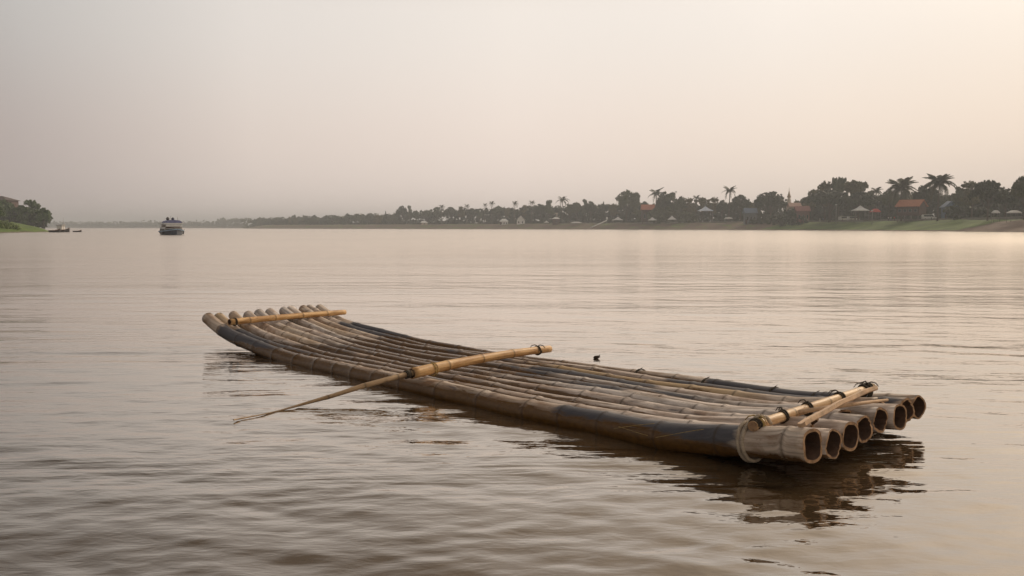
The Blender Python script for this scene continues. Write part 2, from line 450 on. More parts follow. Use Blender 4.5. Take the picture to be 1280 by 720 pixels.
WARM = {1: (6.25, 7, .6), 3: (5.2, 6.0, .35), 4: (5.6, 6.3, .3), 8: (1.2, 3.0, .75), 7: (5.6, 6.4, .35), 2: (6.3, 6.7, .3)}
NODES0 = [.134, .50, .884, 1.295, 1.60, 1.897, 2.334, 2.78, 3.2, 3.56, 3.857, 4.138, 4.449, 4.795, 5.17, 5.55, 5.92, 6.3]
for i in range(11):
    rr = random.Random(100+i)
    ph = rr.random()*6; zj = rr.uniform(-.007, .007) if i else 0
    def path(t, i=i, ph=ph, zj=zj):
        if t < 1.0: wv = ENDS_W[i] + (MIDW[i]-ENDS_W[i])*max(0, min(1, t/1.0))
        elif t > 4.5: wv = MIDW[i] + (TIPW[i]-MIDW[i])*min(1.2, (t-4.5)/2.3)
        else: wv = MIDW[i]
        wv += .008*math.sin(t*1.3+ph)+.004*math.sin(t*4.1+ph*3)+.0015*math.sin(t*11+ph)
        sh = ENDS_T[i] if i not in (2, 5, 8) else .2
        tt = t-sh*max(0, 1-t/2.0) - (TIPS_T[i]-6.62)*max(0, min(1, (t-4)/2.5))
        zz = smooth(ZK, tt) + zj + .006*math.sin(t*1.7+ph*2)+.003*math.sin(t*4.7+ph)
        if i in (2, 5, 8) and t < 1.2: zz += .032*max(0, 1-t/1.2)
        return rp(t, wv, zz)
    k = rr.uniform(.865, .955) if i else 1.03
    if i in (2, 5, 8): k *= .97
    if i: k *= .965
    def radf(t, k=k, i=i): return lerp(RK, t)*k*(1-.30*max(0, min(1, (1.1-t)/.7)) if i in (2, 5, 8) else 1)
    def patina(t, w_, i=i):
        v = 0
        for a, b, s in DARK[i]: v = max(v, win(a, b, .2)(t)*s)
        return v
    wm = WARM.get(i)
    warm = (lambda t, wm=wm: win(wm[0], wm[1], .3)(t)*wm[2]) if wm else None
    if i == 0: nodes = NODES0
    else:
        nodes = []; t = ENDS_T[i]+rr.uniform(.1, .4)
        while t < TIPS_T[i]-.1:
            nodes.append(t); t += rr.uniform(.33, .52)
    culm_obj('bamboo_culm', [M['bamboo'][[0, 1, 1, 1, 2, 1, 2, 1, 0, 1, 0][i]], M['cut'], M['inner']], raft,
             path=path, radf=radf, t0=ENDS_T[i], t1=TIPS_T[i], nodes=nodes, patina=patina, warm=warm, seed=i+1,
             jag=.05 if i in (2, 5, 8) else rr.uniform(.006, .022), wall=rr.uniform(.010, .015), depth=rr.choice((.10, .16, .3, .45)))

def bar_obj(name, mat, p0, p1, r0, r1, sag, nodes, parent=raft, seed=0, mats2=None, hollow=True):
    p0, p1 = Vector(p0), Vector(p1); Lg = (p1-p0).length
    def path(t):
        u = t/Lg; return p0.lerp(p1, u)+Vector((0, 0, sag*4*u*(1-u)))
    return culm_obj(name, [mat, M['cut'], M['inner']], parent, path=path, radf=lambda t: r0+(r1-r0)*t/Lg, t0=0, t1=Lg,
                    nodes=nodes, patina=None, warm=None, seed=seed, wall=.008, depth=.15, seg=20, step=.05, swell=.09, hollow=hollow), path, Lg
# cross bar at the upturned end
b1, path1, L1 = bar_obj('cross_bar', M['fresh'], rp(6.28, .06, .226), rp(6.60, 1.455, .222), .030, .027, .004, [.22, .52, .86, 1.18], seed=21)
# middle cross bar, bent
b2, path2, L2 = bar_obj('cross_bar', M['fresh'], rp(2.951, -.135, .145), rp(3.311, 1.386, .155), .036, .026, .018, [.35, .72, 1.08, 1.38], seed=22)
# front cross bar
b3, path3, L3 = bar_obj('cross_bar', M['pale_bar'], rp(.295, -.05, .200), rp(.521, 1.321, .210), .0245, .023, 0.0, [.40, .80, 1.18], seed=23, hollow=False)

def coil(mb, c, axis, rx, rz_, turns, pitch, rc, n=14, droop=0.0, k=22, wob=.12, seed=0):
    """cord wound round a bar: c centre, axis unit vector"""
    rr = random.Random(seed)
    axis = Vector(axis).normalized(); a = axis.cross(Vector((0,0,1))).normalized(); u = a.cross(axis)
    pts = []; tot = int(turns*k)
    for i in range(tot+1):
        w_ = 2*math.pi*i/k; s_ = (i/tot-.5)*pitch*turns + wob*.02*math.sin(w_*.5+seed)
        uu = math.sin(w_); zz = uu*rz_ if uu > 0 else uu*(rz_+droop)
        pts.append(Vector(c)+axis*s_+a*(rx*math.cos(w_))+u*zz)
    mb.tube(pts, rc, 6)
def lash(bar, path, t, r, turns=4, mat='cord', rc=.0042, droop=.03, seed=0, stray=True):
    mb = MB(); c = path(t); ax = path(t+.01)-path(t-.01)
    coil(mb, c, ax, r+.002, r+.002, turns, rc*2.6, rc, droop=droop, seed=seed)
    rr = random.Random(seed+5)
    axn = ax.normalized(); a = axn.cross(Vector((0,0,1))).normalized()
    # crossing turns and loose ends
    for q in range(2):
        s_ = rr.uniform(-.012, .012); coil(mb, c+axn*s_, (axn+a*rr.uniform(-.35, .35)), r+.006, r+.006, 1.0, .002, rc, droop=droop, seed=seed+q)
    if stray:
        for q in range(2):
            p = c+Vector((0,0,r+.004)); d = (a*rr.choice((-1, 1))*rr.uniform(.5, 1)+axn*rr.uniform(-1, 1)).normalized()
            mb.tube([p, p+d*.02+Vector((0,0,.012)), p+d*.045+Vector((0,0,.006)), p+d*.06-Vector((0,0,.012))], [rc, rc*.9, rc*.8, rc*.5], 5)
    return mb.build('lashing', M[mat], bar)
for j, t in enumerate((.30, .565, .95, 1.27)): lash(b3, path3, t*L3/1.39, .0245, seed=j, droop=.004, rc=.0034)
for j, t in enumerate((.33, .345)): lash(b3, path3, 1.30*L3/1.39+j*.02, .0235, seed=60+j, droop=.03, rc=.004, mat='cord')
lash(b3, path3, .055, .0247, turns=3, mat='straw', seed=9, droop=.01)
lash(b3, path3, .020, .0247, turns=2, mat='cord', seed=10, droop=.0, rc=.0034, stray=False)
lash(b2, path2, L2-.16, .0265, turns=3, seed=11, droop=.004, rc=.0042)
lash(b2, path2, .20, .033, turns=2, seed=12, droop=.012, rc=.003, stray=False, mat='straw')
lash(b1, path1, .06, .030, turns=2, seed=13, droop=.004, rc=.003, stray=False)

def strands(mb, pts, R_, closed):
    # three twisted strands along a path
    P = []; n = len(pts); m = n if closed else n-1
    for i in range(m):
        a, b = pts[i], pts[(i+1) % n]
        for q in range(5): P.append(a.lerp(b, q/5))
    if not closed: P.append(pts[-1])
    tot = len(P); tw = round(tot*.012/.05)*1.0
    for s_ in range(3):
        out = []
        for i in range(tot):
            t = (P[(i+1) % tot if closed else min(i+1, tot-1)]-P[i-1 if (i or closed) else 0]).normalized()
            a = t.cross(Vector((AX.x, AX.y, .3))).normalized(); b = t.cross(a)
            w_ = s_*2.094+2*math.pi*tw*i/tot*(1)
            out.append(P[i]+a*(R_*.5*math.cos(w_))+b*(R_*.5*math.sin(w_)))
        mb.tube(out, R_*.56, 6, closed=closed)
# pale double rope round the near culm at the front
mb = MB()
for q, (t, rr_) in enumerate(((.335, .0825), (.360, .0825))):
    c = rp(t, .013, smooth(ZK, t)+.003); pts = []
    for i in range(28):
        w_ = 2*math.pi*i/28
        pts.append(c+PR*(rr_*math.cos(w_))+Vector((0,0,rr_*math.sin(w_)+(.010 if math.sin(w_) > .6 else 0)))+AX*(.016*math.sin(w_)*(1 if q else .6)))
    strands(mb, pts, .0105, True)
strands(mb, [rp(.34, -.045, smooth(ZK,.33)+.075), rp(.325, -.03, smooth(ZK,.33)+.105), rp(.30, .0, smooth(ZK,.33)+.136), rp(.275, .03, smooth(ZK,.33)+.125), rp(.265, .05, smooth(ZK,.33)+.095)], .0095, False)
mb.build('rope_loop', M['rope'], raft)
# thin cord criss-crossing the dark near culm
mb = MB()
def on_culm(t, ang, r=.078):
    return rp(t, .0, smooth(ZK, t))+PR*(-r*math.cos(ang)) + Vector((0,0,r*math.sin(ang)))
for t0, a0, t1, a1 in ((1.15, .15, .90, 1.0), (1.12, .35, .91, .1), (.86, .05, .58, .9)):
    mb.tube([on_culm(t0+(t1-t0)*k/8, a0+(a1-a0)*k/8) for k in range(9)], .0012, 5)
mb.build('loose_cord', M['straw'], raft)
# knots on the far culm
for t in (.92, 1.22, 1.75, 2.35):
    mb = MB(); c = rp(t, 1.39, smooth(ZK, t)+.0)
    coil(mb, c, AX, .071, .071, 2, .008, .0035, seed=int(t*10))
    p = c+Vector((0,0,.071)); mb.tube([p, p+Vector((.008, .0, .006)), p+Vector((.018, .0, .010))], [.004, .003, .0015], 5)
    mb.build('cord_knot', M['cord'], raft)

# split plank lying over the culm ends
def plank():
    o = empty('split_plank', rp(.30, .55, .22), 'pale split bamboo plank lying across the open culm ends', 'plank')
    p0 = rp(.085, .02, .232)-o.location; p1 = rp(.335, 1.05, .262)-o.location
    d = (p1-p0).normalized(); s_ = d.cross(Vector((0,0,1))).normalized(); mb = MB(); n = 14; rows = []
    for i in range(n+1):
        u_ = i/n; wd = .018*(1-.25*u_)*(1+.15*math.sin(u_*9)); th = .009
        if i == n: wd *= .5
        c = p0.lerp(p1, u_)+Vector((0,0,.012*math.sin(u_*3.1)+.002*math.sin(u_*17)))
        tilt = .35
        a = s_*math.cos(tilt)+Vector((0,0,1))*math.sin(tilt); b = d.cross(a)
        rows.append([mb.vert(c+a*x*wd+b*(y*th+(.006 if abs(x) < .5 else 0)*1)) for x, y in ((-1,-1), (-.3,-1), (.3,-1), (1,-1), (1,1), (.3,1), (-.3,1), (-1,1))])
    for i in range(n):
        for j in range(8): mb.face([rows[i][j], rows[i][(j+1)%8], rows[i+1][(j+1)%8], rows[i+1][j]], 0, False)
    mb.face(list(reversed(rows[0]))); mb.face(rows[-1])
    mb.build('board', M['plank'], o)
    # a thinner strip wedged under it
    mb = MB(); q0 = rp(.36, .30, .205)-o.location; q1 = rp(.20, .93, .225)-o.location
    mb.tube([q0, q0.lerp(q1, .5)+Vector((0,0,.004)), q1], [.010, .012, .007], 6)
    mb.build('strip', M['plank'], o)
plank()

# punting pole resting on the raft, its tip in the river
def punt_pole():
    o = empty('punting_pole', (-.6479, 6.4046, 0), 'thin bamboo pole lashed to the middle cross bar, its tip in the water', 'pole')
    pts = [path2(.10)+Vector((0,0,.004)), path2(0)+Vector((-.01,-.005,.0)), Vector((-.80, 6.34, .125)), Vector((-.95, 6.27, .094)), Vector((-1.12, 6.17, .050)), Vector((-1.3144, 6.0477, .010)),
           Vector((-1.40, 5.90, .003)), Vector((-1.49, 5.745, .005)), Vector((-1.5802, 5.594, .010))]
    K = []
    acc = 0
    for i, p in enumerate(pts):
        if i: acc += (p-pts[i-1]).length
        K.append((acc, p))
    def path(t):
        if t <= 0: return K[0][1]+(K[1][1]-K[0][1]).normalized()*t-o.location
        for i in range(len(K)-1):
            if t <= K[i+1][0]:
                return K[i][1].lerp(K[i+1][1], (t-K[i][0])/(K[i+1][0]-K[i][0]))-o.location
        return K[-1][1]+(K[-1][1]-K[-2][1]).normalized()*(t-K[-1][0])-o.location
    def rf(t): return lerp([(0,.021), (.3,.018), (.7,.0125), (.95,.0065), (1.2,.0035), (1.5,.0045), (acc,.003)], t)
    culm_obj('shaft', [M['pole'], M['cut'], M['inner']], o, path=path, radf=rf, t0=0, t1=acc, nodes=[.22, .45, .7], patina=None, warm=None, hollow=False, seg=14, seed=77, swell=.08)
    mb = MB(); mb.tube([path(.115)+Vector((0,0,0)), path(.15)], .028, 12); mb.build('binding', M['cord'], o)
punt_pole()

# drifting husk beyond the raft
def husk():
    mb = MB(); n, k = 10, 14; rows = []
    for i in range(n+1):
        v_ = i/n; x = -.055+.11*v_; r = .030*math.sin(math.pi*min(1, v_**.75*.98+.01))**.8
        rows.append([mb.vert((x, r*math.cos(2*math.pi*j/k)*.8, .018+.35*(v_-.4)*.05+r*math.sin(2*math.pi*j/k)*(1+.25*math.sin(j*2.1+i)))) for j in range(k)])
    for i in range(n):
        for j in range(k): mb.face([rows[i][j], rows[i][(j+1)%k], rows[i+1][(j+1)%k], rows[i+1][j]], 0, True)
    mb.tube([(.02,0,.03), (.045,.0,.06), (.052,.0,.066)], [.010,.006,.003], 6)
    o = mb.build('coconut_husk', M['husk']); o.location = (.7136, 8.3262, 0); o.scale = (.55,.6,.48)
    tag(o, 'small dark husk adrift just beyond the raft', 'debris')
husk()

# ------------------------------------------------------------------ banks
SH_R = [(210,-900), (150,-200), (126,60), (117,160), (116,225), (120,280), (122,330), (117,380), (104,430), (72,520), (29,600), (-28,685), (-86,760), (-165,850), (-244,950), (-300,1120), (-360,1400), (-470,1620), (-640,1820), (-900,2050), (-1500,2500), (-2600,2800)]
SH_L = [(-150,-900), (-95,-200), (-128,40), (-122,130), (-117,190), (-108,224), (-122,262), (-190,380), (-420,700), (-1100,1700), (-2600,2500)]
def catmull(P, step):
    out = []
    for i in range(len(P)-1):
        p0 = Vector(P[max(i-1, 0)]); p1 = Vector(P[i]); p2 = Vector(P[i+1]); p3 = Vector(P[min(i+2, len(P)-1)])
        n = max(2, int((p2-p1).length/step))
        for k in range(n):
            t = k/n
            out.append(.5*((2*p1)+(p2-p0)*t+(2*p0-5*p1+4*p2-p3)*t*t+(-p0+3*p1-3*p2+p3)*t**3))
    out.append(Vector(P[-1])); return out
def chain(P, base):   # resample by distance-dependent step
    pts = catmull(P, 4.0); out = [pts[0]]
    for p in pts[1:]:
        stp = max(base, p.length*.012)
        if (p-out[-1]).length >= stp: out.append(p)
    return out
PROF_R = [(-6,-1.2), (0,-.05), (1.5,.25), (4,.7), (8,1.5), (13,2.7), (17,3.35), (20,3.5), (30,3.55), (60,3.8), (150,4.2), (600,5), (3000,6)]
PROF_L = [(-6,-1.2), (0,-.05), (1,.5), (3,1.2), (7,2.1), (12,2.9), (18,3.3), (30,3.8), (80,5), (400,7), (3000,8)]
SR = chain(SH_R, 3.0); SL = chain(SH_L, 3.0)
def bank(S, prof, side, name, grassf):
    mb = MB(); rows = []; gr = []
    offs = [-6, 0, .7, 1.5, 2.7, 4, 6, 8, 10.5, 13, 15, 17, 20, 25, 32, 45, 60, 100, 150, 300, 700, 1600]
    n = len(S)
    for i, p in enumerate(S):
        tg = (S[min(i+1, n-1)]-S[max(i-1, 0)])
        # smoothed normal for far offsets to avoid folding
        tg2 = (S[min(i+25, n-1)]-S[max(i-25, 0)])
        row = []
        for o in offs:
            t_ = tg if o < 20 else tg.normalized().lerp(tg2.normalized(), min(1, (o-20)/60))
            t_ = t_.normalized(); nn = Vector((t_.y, -t_.x))*side
            q = p+nn*o
            j = mnoise.noise(Vector((q.x*.06, q.y*.06, 3)))*.35+mnoise.noise(Vector((q.x*.3, q.y*.3, 5)))*.10
            z = lerp(prof, o)+(j if o > 0 else 0)*min(1, max(o, 0)/5)
            row.append(mb.vert((q.x, q.y, z))); gr.append(grassf(q, o))
        rows.append(row)
    for i in range(n-1):
        for j in range(len(offs)-1):
            f = [rows[i][j], rows[i+1][j], rows[i+1][j+1], rows[i][j+1]]
            if side > 0: f.reverse()
            mb.face(f, 0, True)
    ob = mb.build(name, M['bank'], kind='structure')
    at = ob.data.attributes.new('grass', 'FLOAT', 'POINT'); at.data.foreach_set('value', gr)
    return ob
def grass_r(q, o):
    Y = q.y; px = q.x/max(Y, 1)*FPX+640
    if o < .8: return .0
    v = .55
    if Y < 275: v = .22 if o < 15 else .75
    elif Y < 430: v = .95 if o > 2 else .3
    else: v = .42 if o > 1.5 else .0
    return v
bank(SR, PROF_R, 1, 'river_bank', grass_r)
bank(SL, PROF_L, -1, 'near_bank', lambda q, o: .1 if o < .6 else .95)

def dist_to(S, x, y):
    best = 1e9; p = Vector((x, y))
    for i in range(len(S)-1):
        a, b = S[i], S[i+1]; ab = b-a
        t = max(0, min(1, (p-a).dot(ab)/max(ab.length_squared, 1e-9)))
        best = min(best, (p-(a+ab*t)).length)
    return best
def ground_r(x, y): return lerp(PROF_R, dist_to(SR, x, y))
def ground_l(x, y): return lerp(PROF_L, dist_to(SL, x, y))
def shore_depth(px):
    """depth at which the ray through this column first meets the right bank's waterline"""
    k = (px-640)/FPX
    for i in range(len(SR)-1):
        a, b = SR[i], SR[i+1]
        if a.y < 100: continue
        fa, fb = a.x-k*a.y, b.x-k*b.y
        if fa*fb <= 0 and fa != fb:
            return a.y+(b.y-a.y)*fa/(fa-fb)
    return 230.0
def spot(px, inland, S='R'):
    d = shore_depth(px) if S == 'R' else 224
    for k in range(60):        # step back until the wanted distance from the waterline is reached
        x = (px-640)/FPX*d
        if dist_to(SR if S == 'R' else SL, x, d) >= inland: break
        d += 2.5
    x = (px-640)/FPX*d
    return x, d, (ground_r if S == 'R' else ground_l)(x, d)
def top_z(y, d): return CAMH+(HZ-y)*d/FPX

# far hazy hills (the farthest shore is a low ridge with trees)
def far_ridge():
    mb = MB(); prev = None
    for i in range(141):
        x = -3400+i*30; y = 3150+120*math.sin(i*.07)
        h = 12+6*mnoise.noise(Vector((i*.09, 0, 1)))+4*mnoise.noise(Vector((i*.5, 2, 1)))
        r = [mb.vert((x, y, -.5)), mb.vert((x, y+25, h*.7)), mb.vert((x, y+90, h)), mb.vert((x, y+300, h*.8)), mb.vert((x, y+500, -1))]
        if prev:
            for j in range(4): mb.face([prev[j], r[j], r[j+1], prev[j+1]], 0, True)
        prev = r
    mb.build('hills', M['hill'], kind='structure')
far_ridge()

# ------------------------------------------------------------------ trees
def leafs(mb, c, rx, rz, n, size, rr, shell=.55, m=0):
    for _ in range(n):
        d = Vector((rr.gauss(0,1), rr.gauss(0,1), rr.gauss(0,1))).normalized()
        q = shell+(1-shell)*rr.random()
        p = Vector((c[0]+d.x*rx*q, c[1]+d.y*rx*q, c[2]+d.z*rz*q))
        s_ = size*rr.uniform(.6, 1.4)
        nrm = (d+Vector((rr.gauss(0,.6), rr.gauss(0,.6), rr.gauss(0,.6)+.3))).normalized()
        a = nrm.orthogonal().normalized(); a.rotate(Matrix.Rotation(rr.random()*6.28, 3, nrm)); b = nrm.cross(a)
        i0 = len(mb.v)
        mb.v.extend([tuple(p-a*s_*.5-b*s_*.25), tuple(p+a*s_*.15-b*s_*.55), tuple(p+a*s_*.7+b*s_*.1), tuple(p-a*s_*.1+b*s_*.5)])
        mb.face((i0, i0+1, i0+2, i0+3), m)
# unit crowns: radius ~1 in x/y, z from 0 to 1
def crown_mesh(kind, seed):
    rr = random.Random(seed); mb = MB()
    if kind == 'dome':
        blobs = []
        for k in range(34):
            a = rr.random()*6.28; r_ = math.sqrt(rr.random())*.8; zz = .16+(.74*math.sqrt(max(0, 1-r_*r_)))*rr.uniform(.25, 1)
            blobs.append((r_*math.cos(a), r_*math.sin(a), zz, rr.uniform(.18, .30)))
        for b in blobs: leafs(mb, b, b[3]*1.05, b[3]*.52, 95, .085, rr)
        for k in range(70):
            a = rr.random()*6.28; e = rr.random()**.7*1.57; q = rr.uniform(.88, 1.04)
            leafs(mb, (q*math.cos(a)*math.cos(e), q*math.sin(a)*math.cos(e), .16+q*.8*math.sin(e)), .08, .05, 16, .075, rr, shell=.1)
    elif kind == 'loose':
        for k in range(24):
            a = rr.random()*6.28; zz = rr.uniform(.1, .92); r_ = rr.uniform(.1, .8)*math.sin(math.pi*min(1, zz*.75+.15))
            s_ = rr.uniform(.14, .27)
            leafs(mb, (r_*math.cos(a), r_*math.sin(a), zz), s_, s_*.42, 100, .08, rr)
            for q in range(3):
                d = rr.random()*6.28; leafs(mb, (r_*math.cos(a)+s_*1.05*math.cos(d), r_*math.sin(a)+s_*1.05*math.sin(d), zz+s_*rr.uniform(-.1,.5)), .07, .05, 14, .07, rr, shell=.1)
    elif kind == 'tall':
        for k in range(22):
            zz = rr.uniform(.05, .93); wd = (1-zz)**.5*.62+.08; a = rr.random()*6.28; r_ = rr.random()*wd
            s_ = rr.uniform(.2, .36)
            leafs(mb, (r_*math.cos(a), r_*math.sin(a), zz), s_, s_*.30, 85, .10, rr)
    elif kind == 'feather':
        for k in range(46):
            a = rr.random()*6.28; ln = rr.uniform(.6, 1.0); ox = rr.uniform(.25, 1)
            for q in range(1, 9):
                u_ = q/9; x = ox*u_**1.6*.9; z = ln*(1-(1-u_)**1.7)*(1-.12*ox*u_**3)
                leafs(mb, (x*math.cos(a), x*math.sin(a), z), .075, .05, 12, .11, rr)
    elif kind == 'cone':
        for k in range(24):
            zz = k/24*.95; wd = (1-zz)*.75+.1; a = k*2.4
            leafs(mb, (wd*.5*math.cos(a), wd*.5*math.sin(a), zz), wd*.6, .07, 60, .14, rr)
    return mb
def crown_proto(kind, seed, mat):
    mb = crown_mesh(kind.strip(), seed); me = D.meshes.new('crown_mesh'); me.from_pydata(mb.v, [], mb.f); me.materials.append(mat); me.update(); return me
CR = {}
for kind, mats in (('dome', ('leaf', 'leaf_dark', 'leaf_dark')), ('loose', ('leaf', 'leaf_olive', 'leaf')), ('tall', ('leaf', 'leaf_olive')), ('feather', ('leaf_olive', 'leaf')), ('cone', ('leaf_dark',)), ('loose ', ('leaf_green',)), ('dome ', ('leaf_green',))):
    CR[kind] = [crown_proto(kind, 50+7*j+len(kind), M[mt]) for j, mt in enumerate(mats)]
def trunk_proto(seed):
    rr = random.Random(seed); mb = MB()
    mb.tube([(0,0,-.06), (.02,.0,.15), (-.01,.02,.4), (.03,.0,.62), (.0,.0,.85)], [.075,.06,.05,.035,.012], 7)
    for k in range(7):
        a = k*2.4+rr.random(); z0 = rr.uniform(.28, .6); r_ = rr.uniform(.4, .65)
        mb.tube([(0,0,z0), (r_*.45*math.cos(a), r_*.45*math.sin(a), z0+.13), (r_*math.cos(a), r_*math.sin(a), z0+rr.uniform(.2, .34))], [.03,.02,.007], 5)
    me = D.meshes.new('trunk_mesh'); me.from_pydata(mb.v, [], mb.f); me.materials.append(M['bark']); me.update(); return me
TR = [trunk_proto(s_) for s_ in (1, 2, 3)]
TREES = 0
def tree(px, top, wpx, kind, var, inland, label, group='broadleaf trees on the far bank', S='R', base=None, low=.12, name='broadleaf_tree', dz=0):
    global TREES
    x, d, g = spot(px, inland, S); h = top_z(top, d)-g
    h = max(h, 3.0); r_ = wpx*.56*d/FPX
    o = empty(name, (x, d, g), label, 'tree', group, rz=R.random()*6.28)
    tr = D.objects.new('trunk', TR[TREES % 3]); C.objects.link(tr); tr.parent = o; tr.scale = (max(r_, h*.18)*.8, max(r_, h*.18)*.8, h)
    c = D.objects.new('crown', CR[kind][var % len(CR[kind])]); C.objects.link(c); c.parent = o
    c.location = (0, 0, h*low); c.scale = (r_, r_, h*(1-low)); TREES += 1
    return o

T = 'tree'
specs = [
 # px, top y, width px, kind, variant, inland, label
 (325,272.3,9,'loose',0,30,'hazy grey tree at the far left tip of the treeline'),
 (334,274,12,'dome',0,34,'low hazy tree second from the left tip of the treeline'),
 (346.3,271.4,6,'tall',0,30,'thin hazy tree poking up near the left end of the treeline'),
 (354,274,12,'dome',1,30,'low rounded hazy tree between two thin hazy trees'),
 (362.6,270.8,6,'tall',1,30,'second thin hazy tree near the left end of the treeline'),
 (370,271.6,8,'loose',1,30,'small ragged hazy tree in the left stretch of the treeline'),
 (380,269.4,10,'loose',2,32,'wispy hazy tree standing above the left stretch of the treeline'),
 (394,270.8,14,'dome',0,30,'broad low hazy tree right of the wispy one'),
 (408,271.6,16,'dome',1,30,'flat topped hazy tree in the left third of the treeline'),
 (422,270,14,'loose',0,30,'hazy tree left of the two small round crowns'),
 (434.7,267,9,'dome',2,32,'left one of two small round hazy crowns'),
 (446,267.2,14,'dome',0,32,'right and wider one of two small round hazy crowns'),
 (461,267,11,'dome',1,30,'round hazy tree left of a needle thin treetop'),
 (473,268.6,14,'loose',1,30,'low hazy tree directly under a needle thin treetop'),
 (482.4,263.6,4,'cone',0,36,'needle thin treetop rising from the hazy treeline'),
 (491,268.2,12,'dome',0,30,'low hazy tree just left of the tall twin trees'),
 (502.6,257.3,14,'dome',1,32,'left and rounder one of the tall hazy twin trees'),
 (512.3,256.7,9,'tall',0,30,'right and narrower one of the tall hazy twin trees'),
 (521,263.6,13,'loose',2,30,'lower tree directly right of the tall twin trees'),
 (534,262.6,14,'dome',0,30,'rounded grey tree above the small pale roof'),
 (546,259,15,'loose',0,32,'bushy grey tree left of the first small palm'),
 (564,258.8,18,'dome',1,30,'wide grey tree right of the first small palm'),
 (577.6,257.3,12,'loose',1,30,'ragged grey tree left of the second small palm'),
 (590,260.5,13,'dome',2,32,'dark low tree right of the second small palm'),
 (599,260.8,13,'loose',0,30,'loose grey tree left of the pair of thin palms'),
 (623,257.3,15,'dome',0,30,'rounded tree above the small white riverside building'),
 (634,259.2,10,'loose',1,30,'small tree left of the third palm on the hazy shore'),
 (656,256.5,12,'tall',1,32,'upright tree above the white gabled riverside roof'),
 (675.5,255,16,'dome',1,30,'rounded tree left of the stacked pale hut'),
 (686,249.8,17,'tall',0,30,'pointed tree rising left of the stacked pale hut'),
 (712,255,12,'loose',2,30,'low tree just right of the spiky palm'),
 (720.5,253,14,'dome',0,30,'round tree above the long low white awning'),
 (731,249.3,11,'loose',0,32,'upper left crown of a close pair above the white ramp'),
 (738.5,251.5,15,'dome',1,30,'lower right crown of a close pair above the white ramp'),
 (754,252,6,'cone',0,30,'dark pointed treetop left of the big round tree'),
 (766,254,17,'loose',1,30,'thin see-through treetops left of the big round tree'),
 (783,237.8,25,'dome',0,24,'big round tree towering left of the red roofed house'),
 (795,240.8,16,'loose',0,26,'ragged narrower crown touching the big round tree'),
 (805,252,12,'dome',2,38,'low dark tree behind the red roofed house'),
 (829,239.5,17,'dome',1,24,'dark crown directly right of the bushy palm'),
 (841,240.8,24,'loose',2,26,'broad open crown with sky gaps right of the bushy palm'),
 (851,245.5,13,'dome',0,24,'small round crown at the edge of the broad open one'),
 (863,246.6,22,'loose',1,28,'olive tree above the pale blue pavilion roof'),
 (877,246,13,'feather',0,30,'feathery treetop right behind the pale blue pavilion'),
 (890,245.8,20,'loose',1,30,'loose olive tree left of the lone tall palm'),
 (902,250,14,'dome',1,30,'low tree around the foot of the lone tall palm'),
 (925,244,24,'dome',2,24,'peaked dark tree right of the lone tall palm'),
 (938,251.5,18,'loose',1,30,'olive tree above the blue grey riverside house'),
 (962,239.6,38,'dome',1,18,'very dense dome shaped dark tree left of the temple spire'),
 (1002,248.5,26,'loose',1,34,'low brown green tree behind the pinkish roof'),
 (1014,237.5,20,'loose',0,24,'narrow dark tree left of the great tree group'),
 (1030,226,36,'loose',1,20,'left crown of the great tree group'),
 (1047,220.6,24,'feather',1,22,'highest and narrowest crown of the great tree group'),
 (1036,238,60,'dome',2,16,'wide dark lower tree filling the great tree group'),
 (1068,224.8,36,'feather',0,20,'feathery upright tree right of the great tree group'),
 (1072,240,44,'dome',1,18,'dark rounded tree shading the white gabled tent'),
 (1086,238.5,16,'loose',0,26,'small crown left of the short palm on the right'),
 (1110,237.5,22,'dome',0,26,'dark tree left of the drooping palm'),
 (1135,246,24,'loose',1,40,'tree behind the orange roofed house'),
 (1155,230.5,30,'dome',1,26,'round dark tree between two tall palms'),
 (1195,233.8,20,'loose',2,30,'olive tree right of the tallest palm'),
 (1192,245,34,'dome',0,34,'low wide tree behind the blue roofed house'),
 (1213,225,34,'loose',1,20,'olive crown with gaps left of a dense dark tree'),
 (1233,226,40,'dome',2,14,'dense dark flat topped tree near the right edge'),
 (1255,236,26,'dome',1,20,'lower tree between two dense trees at the right edge'),
 (1278,220,30,'dome',0,14,'tall dark tree cut by the right edge of the view'),
 (1302,226,34,'dome',1,18,'tree just beyond the right edge of the view'),
]
for s_ in specs:
    far = s_[0] < 500
    tree(*s_[:7], group='hazy trees of the distant shore' if far else 'broadleaf trees on the far bank', low=.12 if s_[0] < 500 else .36)

# palms ------------------------------------------------------------
def frond_mesh(seed, droop):
    """unit frond: rachis arching out along +x, leaflets both sides, length ~1"""
    rr = random.Random(seed); mb = MB(); n = 15; P = []
    for i in range(n+1):
        u_ = i/n; P.append(Vector((u_*(1-.18*droop*u_), 0, .42*u_-(.35+.75*droop)*u_*u_)))
    mb.tube(P, [.016*(1-.8*i/n) for i in range(n+1)], 4)
    for i in range(1, n+1):
        for sd_ in (-1, 1):
            for q in range(2):
                u_ = (i-.5*q)/n; p = P[i] if q == 0 else (P[i]+P[i-1])/2
                ln = .30*math.sin(math.pi*min(1, u_*.85+.13))+.04
                d = Vector((.55, sd_*.85, -.35-.5*rr.random())).normalized()
                tip = p+d*ln; t_ = Vector((.035, 0, 0.0))
                i0 = len(mb.v); mb.v.extend([tuple(p-t_*.5), tuple(p+t_*.5), tuple(p+d*ln*.5+t_*.75), tuple(tip), tuple(p+d*ln*.5-t_*.4)])
                mb.face((i0, i0+1, i0+2, i0+3, i0+4))
    me = D.meshes.new('frond_mesh'); me.from_pydata(mb.v, [], mb.f); me.materials.append(M['palm']); me.update(); return me
FR = [frond_mesh(1, .35), frond_mesh(2, .8), frond_mesh(3, 1.25)]
